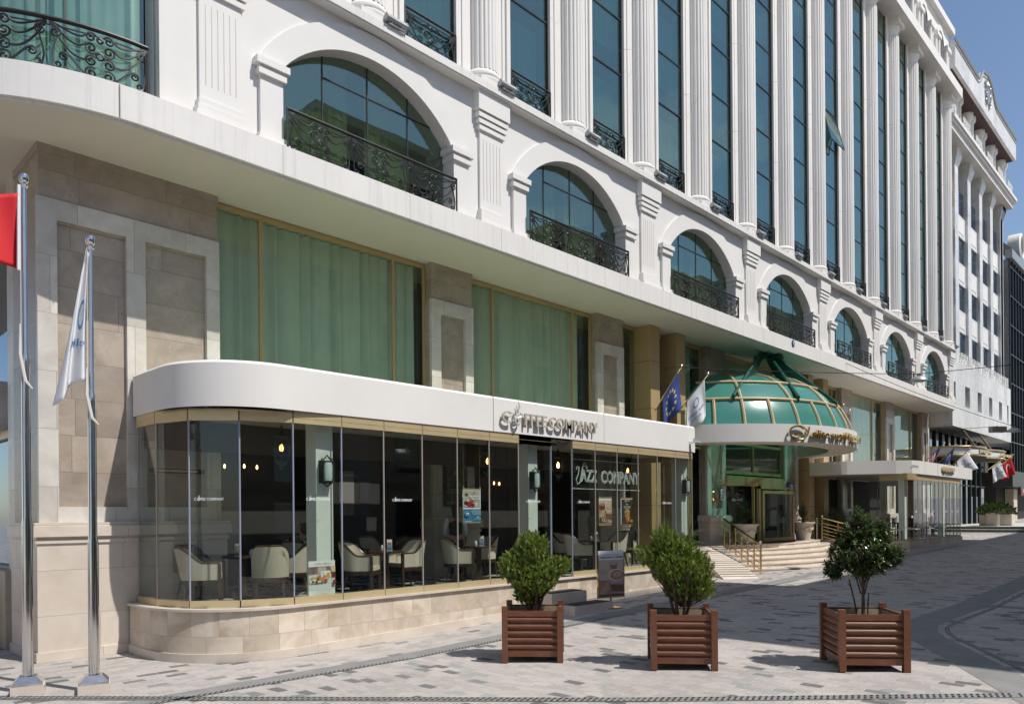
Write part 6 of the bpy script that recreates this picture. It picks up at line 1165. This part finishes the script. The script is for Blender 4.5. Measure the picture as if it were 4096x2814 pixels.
def pole_flag(name, label, tip, foot, w_, h_, mat, shapes, plab, seed, spread=.6, group=None):
    r = thing('flag_staff', plab, 'flag staff', foot, 0, 'short gilt flag staffs'); m = MB(); m.tube([foot, tip], .022, 8); m.lathe([(.0, -.05), (.045, 0), (0, .05)], (0,0), 8) if False else None; adopt(m.build('staff', 'polished_brass'), r); m = MB(); m.lathe([(.0, tip[2]-.03), (.05, tip[2]+.02), (.035, tip[2]+.06), (0, tip[2]+.09)], tip[:2], 10); adopt(m.build('finial', 'polished_brass'), r)
    T_, Fv = Vector(tip), Vector(foot); ax = (Fv-T_); sx_ = R; rnd = random.Random(seed); ph = rnd.uniform(0, 6)
    def fn(u, v):   # u along the staff from tip, v down the drop
        p = T_ + ax*(.12+.62*u); return p + Vector((0, 0, -h_*v)) + sx_*(w_*v*(.35*(1-u)+.05)*spread - .04*v) + Vector((F.x, F.y, 0))*(.07*v*sin(9*u+ph+2*v)) + sx_*(.05*v*sin(7*u+ph))
    flag(name, label, fn, mat, shapes, 20, 16, group)
eus = [];
for k in range(12): a = k*pi/6; eus += star(.5+.30*cos(a)*.8, .5+.30*sin(a), .065)
logo = [('logo', ring(.5, .35, .13, .035) + text_polys('elite world', .5, .64, .72, .10) + text_polys('HOTELS', .5, .78, .36, .06), 'logo_blue')]
pole_flag('blue_star_flag', 'blue flag with yellow stars hanging between the gilded pilasters', (21.45, 13.05, 7.12), (20.88, 13.66, 5.75), .5, 1.15, 'flag_blue', [('stars', eus, 'star_yellow')], 'gilt staff of the blue star flag', 1)
pole_flag('house_flag', 'white hotel flag hanging just left of the dome', (22.98, 12.95, 7.05), (22.32, 13.66, 5.85), .5, 1.25, 'flag_white', logo, 'gilt staff of the white flag left of the dome', 2)
pole_flag('red_flag', 'red flag behind the right side of the dome', (36.1, 13.03, 7.05), (35.5, 13.7, 5.9), .5, .9, 'flag_red', [('emblem', crescent(.4, .5, .22, 1.2), 'flag_white')], 'gilt staff of the red flag right of the dome', 3)
pole_flag('pale_flag', 'pale rolled flag above the right shoulder of the dome', (35.3, 13.0, 7.25), (34.9, 13.7, 6.2), .2, .35, 'flag_white', [], 'gilt staff above the right shoulder of the dome', 4)
stripes = [[(a/10*1.0, v0), ((a+1)/10, v0), ((a+1)/10, v0+.077), (a/10, v0+.077)] for v0 in [k/13 for k in range(0, 13, 2)] for a in range(10) if not (v0 < .5 and a < 4)]
canton = [[(a/10, b/13), ((a+1)/10, b/13), ((a+1)/10, (b+1)/13), (a/10, (b+1)/13)] for a in range(4) for b in range(7)]
def swap(ps): return [[(v, u) for u, v in p] for p in ps]
pole_flag('striped_flag', 'red and white striped flag with blue starred corner by the far canopy', (50.38, 12.69, 6.44), (49.8, 13.6, 5.3), 1.0, 1.0, 'flag_white', [('stripes', swap(stripes), 'flag_red'), ('canton', canton, 'flag_blue')], 'gilt staff of the striped flag', 5, -1.0)
pole_flag('blue_star_flag', 'dark blue flag drooping right of the striped flag', (50.9, 12.15, 6.29), (50.2, 12.9, 5.3), .6, .85, 'flag_blue', [('stars', eus, 'star_yellow')], 'gilt staff of the far blue flag', 6, -.6)
pole_flag('house_flag', 'spread white hotel flag in front of the far canopy letters', (51.42, 11.61, 6.06), (50.7, 12.35, 5.1), 1.3, 1.05, 'flag_white', logo, 'gilt staff of the spread white flag', 7, 1.2)
pole_flag('house_flag', 'shaded white hotel flag beside the far red flag', (52.79, 10.2, 5.42), (52.2, 10.8, 4.8), 1.2, .95, 'flag_white', logo, 'gilt staff of the shaded white flag', 8, .9)
pole_flag('national_flag', 'small far red flag with white crescent at the right of the canopy', (53.25, 9.73, 5.67), (52.7, 10.3, 5.0), .9, 1.05, 'flag_red', [('emblem', swap(crescent(.45, .5, .26, 1.1)), 'flag_white')], 'gilt staff of the small far red flag', 9, .6)
# ---------------------------------------------------------------- planters and shrubs
def make_planter():
    r = thing('wooden_planter', 'x', 'planter'); S_ = .43; H_ = .80
    for sx_ in (-1, 1):
        for sy_ in (-1, 1): m = MB(); m.box(sx_*S_-.045, sx_*S_+.045, sy_*S_-.045, sy_*S_+.045, 0, .87); o = part(m, 'corner_post', 'stained_wood', r)
    for k in range(4):
        T_ = Matrix.Rotation(k*pi/2, 4, 'Z'); m = MB(); m.T = T_; m.box(-S_+.045, S_-.045, -S_-.012, -S_+.022, .715, .80); part(m, 'top_rail', 'stained_wood', r); m = MB(); m.T = T_; m.box(-S_+.045, S_-.045, -S_-.008, -S_+.022, .09, .185); part(m, 'bottom_rail', 'stained_wood', r)
        for j in range(5):
            z0 = .188+.1055*j; m = MB(); m.T = T_; prof = [(-S_+.02, z0+.004)] + [(-S_+.02-.038*sin(pi*t/8)-.004, z0+.004+.098*t/8) for t in range(9)] + [(-S_+.02, z0+.102)]; m.prism(prof, -S_+.045, S_-.045, 'x', None, True); part(m, 'slat', 'stained_wood', r)
    m = MB()
    for k in range(4): m.T = Matrix.Rotation(k*pi/2, 4, 'Z'); m.box(-S_+.03, S_-.03, -S_+.026, -S_+.036, .12, .775)
    part(m, 'liner', 'planter_liner', r); m = MB(); rnd = random.Random(3); N = 12; m.sheet([[(-.39+.78*i/N, -.39+.78*j/N, .66+rnd.uniform(0, .035)) for i in range(N+1)] for j in range(N+1)]); part(m, 'soil', 'soil', r); return r
pl0 = make_planter(); PLN = [(8.92, 8.18, -50.5, 'left wooden planter box in front of the cafe plinth'), (9.89, 6.06, -53.0, 'middle wooden planter box on the open paving'), (11.40, 3.95, -52.0, 'right wooden planter box holding the thin-stemmed tree')]
for i, (x, y, a, lab) in enumerate(PLN): c = pl0 if i == 0 else dup(pl0); c.location = (x, y, gz(x)); c.rotation_euler = (0, 0, radians(a)); c['label'] = lab; c['group'] = 'wooden planter boxes'
def sprays(mb, p, d, rnd, s=1.0, n=7):
    d = d.normalized(); a = d.orthogonal().normalized(); a.rotate(Matrix.Rotation(rnd.uniform(0, 6.28), 3, d)); b = d.cross(a)
    for k in range(n):
        t = (k+.5)/n; w_ = (1-t*.75)*.034*s; q = p+d*.10*s*t
        for sg_ in (-1, 1):
            e = q+(a*sg_*.8+d*.9+b*rnd.uniform(-.4, .4)).normalized()*w_*1.35; u = d*.010*s; mb.add([tuple(q-u), tuple(e-u*.3+b*.004), tuple(e+u*.9), tuple(q+u)], [(0,1,2,3)])
def thuja(x, y, z0, label, lobes, seed):
    r = thing('planter_shrub', label, 'shrub', (x, y, z0)); rnd = random.Random(seed); m = MB(); t = MB(); base = Vector((x, y, z0+.62))
    for i in range(6): az = i*1.05; b = base+Vector((cos(az)*.05, sin(az)*.05, 0)); t.tube([tuple(b), tuple(b+Vector((cos(az)*.10, sin(az)*.10, .35))), tuple(b+Vector((cos(az)*.22, sin(az)*.22, .85)))], [.028, .020, .008], 5)
    V = sum(l[3]*l[4]*l[5] for l in lobes)
    for (lx, ly, lz, rx, ry, rz, den) in lobes:
        n = int(5200*rx*ry*rz/V*den); c = Vector((x, y, z0))+R*lx+Vector((F.x, F.y, 0))*ly+Vector((0,0,lz))
        for _ in range(n):
            v = Vector((rnd.gauss(0,1), rnd.gauss(0,1), rnd.gauss(0,1))).normalized(); rr = rnd.random()**.28; clump = .86+.16*sin(v.x*9+seed)*sin(v.y*8)*sin(v.z*9+1)+rnd.uniform(-.05, .09)
            loc = v*rr*clump; p = c+R*loc.x*rx+Vector((F.x, F.y, 0))*loc.y*ry+Vector((0,0,loc.z*rz)); out = (p-Vector((x, y, z0+.75))).normalized()
            d = (out*.8+Vector((0,0,.30))+Vector((rnd.uniform(-.8,.8), rnd.uniform(-.8,.8), rnd.uniform(-.5,.5)))); sprays(m, p, d, rnd, rnd.uniform(.55, .95), 5)
            if rnd.random() < .06: t.tube([tuple(base+Vector((0,0,.25))), tuple((base+p)/2+Vector((0,0,.08))), tuple(p)], [.009, .006, .003], 3)
    adopt(m.build('foliage', 'thuja_leaf'), r); adopt(t.build('stems', 'bark'), r)
thuja(8.92, 8.18, gz(8.9), 'rounded bright green conifer in the left planter', [(0, 0, 1.28, .42, .40, .34, 1.0), (-.30, 0, 1.45, .28, .30, .28, 1.0), (-.02, 0, 1.72, .30, .32, .30, 1.1), (.34, .05, 1.42, .22, .24, .20, 1.0), (-.08, 0, 1.02, .26, .26, .22, .8), (.50, .1, 1.48, .14, .16, .12, .8)], 5)
thuja(9.89, 6.06, gz(9.9), 'leaning bright green conifer in the middle planter', [(-.12, 0, 1.48, .36, .36, .34, 1.0), (-.24, 0, 1.84, .20, .24, .24, 1.2), (.16, 0, 1.42, .34, .34, .32, 1.0), (.26, 0, 1.15, .26, .26, .24, .9), (-.48, 0, 1.60, .17, .18, .17, .8), (.0, 0, 1.10, .26, .26, .22, .7), (-.62, .05, 1.68, .10, .10, .09, .7), (.02, 0, 1.76, .22, .24, .18, 1.0)], 9)
def leaf(mb, p, d, n_, ln, wd):
    s = d.cross(n_).normalized(); m1 = p+d*ln*.35; m2 = p+d*ln*.72; up = n_*ln*.06; mb.add([tuple(p), tuple(m1-s*wd+up), tuple(m2-s*wd*.75+up), tuple(p+d*ln-n_*ln*.10), tuple(m2+s*wd*.75+up), tuple(m1+s*wd+up), tuple(m1), tuple(m2)], [(0,6,1), (1,6,7,2), (2,7,3), (0,5,6), (6,5,4,7), (7,4,3)])
def photinia(x, y, z0, label, seed):
    r = thing('planter_tree', label, 'tree', (x, y, z0)); rnd = random.Random(seed); m, t = MB(), MB(); B_ = Vector((x, y, z0+.64)); Fh = Vector((F.x, F.y, 0))
    def w2(a, b, c): return B_+R*a+Fh*b+Vector((0,0,c))
    ends = []
    for pts, rr in (([(0,0,0), (.01,0,.45), (.0,0,.80), (-.02,0,1.3)], (.024,.02,.016,.006)), ([(.03,.02,0), (.02,.02,.5), (.14,.04,.85), (.26,.06,1.2)], (.018,.016,.012,.005)), ([(.02,-.02,.4), (.10,-.02,.75), (.18,-.06,1.0)], (.012,.010,.005)), ([(-.01,0,.5), (-.08,0,.72), (-.22,.02,.95)], (.012,.009,.004)), ([(-.06,.03,0), (-.10,.02,.25), (-.17,.0,.52), (-.20,-.01,.62)], (.014,.013,.011,.009)), ([(-.165,0,.50), (-.21,0,.56)], (.008,.006)), ([(.06,-.02,0), (.08,0,.3), (.09,0,.42)], (.012,.010,.008)), ([(0,.05,.4), (-.05,.2,.8), (-.1,.28,1.1)], (.012,.010,.005))): t.tube([tuple(w2(*p)) for p in pts], list(rr), 6)
    lob = [(0,0,1.05,.46,.42,.34), (-.28,0,.90,.26,.28,.22), (.30,.03,1.02,.30,.30,.30), (-.02,0,1.42,.16,.2,.28), (.28,.02,1.32,.14,.18,.18), (-.2,0,1.25,.20,.2,.2), (.05,0,.80,.30,.26,.16), (.44,0,.95,.14,.16,.16), (-.42,0,.72,.12,.12,.10)]
    for lx, ly, lz, rx, ry, rz in lob:
        for _ in range(int(46+640*rx*ry*rz/.06*.30)):
            v = Vector((rnd.gauss(0,1), rnd.gauss(0,1), rnd.gauss(0,1))).normalized()*rnd.random()**.38; p = w2(lx+v.x*rx, ly+v.y*ry, lz+v.z*rz); ax = (p-w2(0,0,.75)).normalized()+Vector((0,0,.5)); q0 = p-ax.normalized()*.10; t.tube([tuple(q0), tuple(p)], [.003, .0015], 3)
            for k in range(rnd.randint(5, 8)):
                an = k*2.4+rnd.uniform(0, 1); a = ax.normalized(); o1 = a.orthogonal().normalized(); o2 = a.cross(o1); d = (o1*cos(an)+o2*sin(an))*.8+a*rnd.uniform(.1, .8)+Vector((0,0,rnd.uniform(-.25, .15))); d.normalize(); leaf(m, p-a*.045*k/7, d, (a+Vector((0,0,.6))-d*d.dot(a)).normalized(), rnd.uniform(.055, .095), rnd.uniform(.011, .017))
    adopt(m.build('foliage', 'glossy_leaf'), r); adopt(t.build('trunk', 'bark'), r)
photinia(11.40, 3.95, gz(11.4), 'thin-stemmed young tree with glossy leaves in the right planter', 21)
def bush(x, y, z, rx, rz, label, seed, n=420, mat='glossy_leaf'):
    r = thing('clipped_bush', label, 'bush', (x, y, z)); rnd = random.Random(seed); m, t = MB(), MB(); t.tube([(x, y, z-.1), (x, y, z+rz)], .05, 6)
    for _ in range(n):
        v = Vector((rnd.gauss(0,1), rnd.gauss(0,1), abs(rnd.gauss(0,1)))).normalized()*rnd.random()**.3*(1+rnd.uniform(-.12, .12)); p = Vector((x+v.x*rx, y+v.y*rx, z+v.z*rz*1.5))
        for k in range(5): d = Vector((rnd.gauss(0,1), rnd.gauss(0,1), rnd.gauss(0,1)+.4)).normalized(); leaf(m, p, d, d.orthogonal().normalized(), .13, .035)
    adopt(m.build('foliage', mat), r); adopt(t.build('stem', 'bark'), r)
bush(55.4, 11.2, 2.2, .95, .45, 'sunlit clipped bush on the far terrace', 3); bush(57.0, 11.3, 2.1, 1.1, .55, 'shaded dark bush behind the sunlit one on the far terrace', 4, 420, 'dark_leaf')  # second bush has its shade put into a darker leaf colour
# ---------------------------------------------------------------- the other side of the street (shade and reflections)
def opposite(x0, x1, y, d, H, col, label, roof=None, floors=4, ornate=False):
    r = thing('street_building', label, 'building', ((x0+x1)/2, y-d/2, gz(x0)), 0, 'buildings across the street'); m = MB(); m.box(x0, x1, y-d, y, -.5, H); adopt(m.build('wall', col), r); m = MB(); nW = max(2, int((x1-x0)/3.1))
    for f in range(floors):
        for i in range(nW):
            xx = x0+(i+.5)*(x1-x0)/nW; z0 = 1.2+f*(H-1.5)/floors; m.box(xx-.6, xx+.6, y-.02, y+.012, z0, z0+(H-1.5)/floors*.62)
    adopt(m.build('windows', 'curtain_glass'), r); m = MB(); m.box(x0-.4, x1+.4, y-d, y+.5, H, H+.35); [m.box(x0-.05, x1+.05, y, y+.15, 1.2+f*(H-1.5)/floors-.45, 1.2+f*(H-1.5)/floors-.2) for f in range(1, floors)]; adopt(m.build('cornice', col), r)
    if roof: m = MB(); m.add([(x0-.4, y+.5, H+.35), (x1+.4, y+.5, H+.35), (x1+.4, y-d, H+.35), (x0-.4, y-d, H+.35), (x0+3, y-d/2, H+2.6), (x1-3, y-d/2, H+2.6)], [(0,1,5,4), (2,3,4,5), (1,2,5), (3,0,4)]); adopt(m.build('roof', roof), r)
plaster('grey_render', (.42,.40,.37), .2); plaster('ochre_render', (.50,.44,.34), .2); plaster('pink_render', (.48,.38,.33), .2); simple('roof_tile', (.30,.12,.07), .85, 0, .15, 6)
opposite(-26, -9, -13, 12, 10.5, 'grey_render', 'grey house across the street seen only in reflections', 'roof_tile', 3); opposite(-8, 7, -15, 12, 13.5, 'ochre_render', 'ochre house across the street with hipped tile roof seen in reflections', 'roof_tile', 4)
opposite(7.5, 15.6, -16, 10, 12, 'pink_render', 'rosy corner house across the street seen in reflections', 'roof_tile', 4)
opposite(16.2, 23.5, -.3, 14, 18.3, 'grey_render', 'tall grey corner block across the street that shades the paving', None, 6)
opposite(23.6, 30.5, -.3, 14, 14.4, 'ochre_render', 'lower ochre block across the street that shades the paving', None, 5)
opposite(30.6, 48, -.3, 14, 17.6, 'pink_render', 'long rosy block across the street that shades the far paving', None, 6)
opposite(48.2, 70, -2, 14, 19, 'grey_render', 'far grey block across the street at the end of the shade', None, 6)
opposite(-28, -12, 26, 14, 11, 'pink_render', 'pink house on the side street at far left seen in reflections', 'roof_tile', 3)
def street_tree(x, y, H, rr, seed, label):
    r = thing('street_tree', label, 'tree', (x, y, gz(x)), 0, 'street trees across the road'); rnd = random.Random(seed); m, t = MB(), MB(); t.tube([(x, y, 0), (x+.1, y, H*.4), (x, y+.1, H*.75)], [.22, .16, .05], 8)
    for k in range(6): a = k*1.05; t.tube([(x, y, H*.38), (x+cos(a)*rr*.5, y+sin(a)*rr*.5, H*.6), (x+cos(a)*rr*.8, y+sin(a)*rr*.8, H*.75)], [.10, .06, .02], 5)
    for _ in range(2600):
        v = Vector((rnd.gauss(0,1), rnd.gauss(0,1), rnd.gauss(0,1))).normalized()*rnd.random()**.35; v *= 1+.22*sin(v.x*5+seed)*sin(v.y*6)*sin(v.z*5); p = Vector((x+v.x*rr, y+v.y*rr, H*.66+v.z*H*.36))
        for q in range(2): d = Vector((rnd.gauss(0,1), rnd.gauss(0,1), rnd.gauss(0,1))).normalized(); leaf(m, p, d, d.orthogonal().normalized(), .30, .10)
    adopt(m.build('crown', 'dark_leaf'), r); adopt(t.build('trunk', 'bark'), r)
street_tree(-4.5, -7.5, 7.5, 2.6, 1, 'leafy street tree across the road left of the camera'); street_tree(6.5, -7.5, 6.5, 2.4, 2, 'leafy street tree across the road behind the camera'); street_tree(12.6, -5.0, 6.0, 2.2, 3, 'leafy street tree across the road right of the camera')
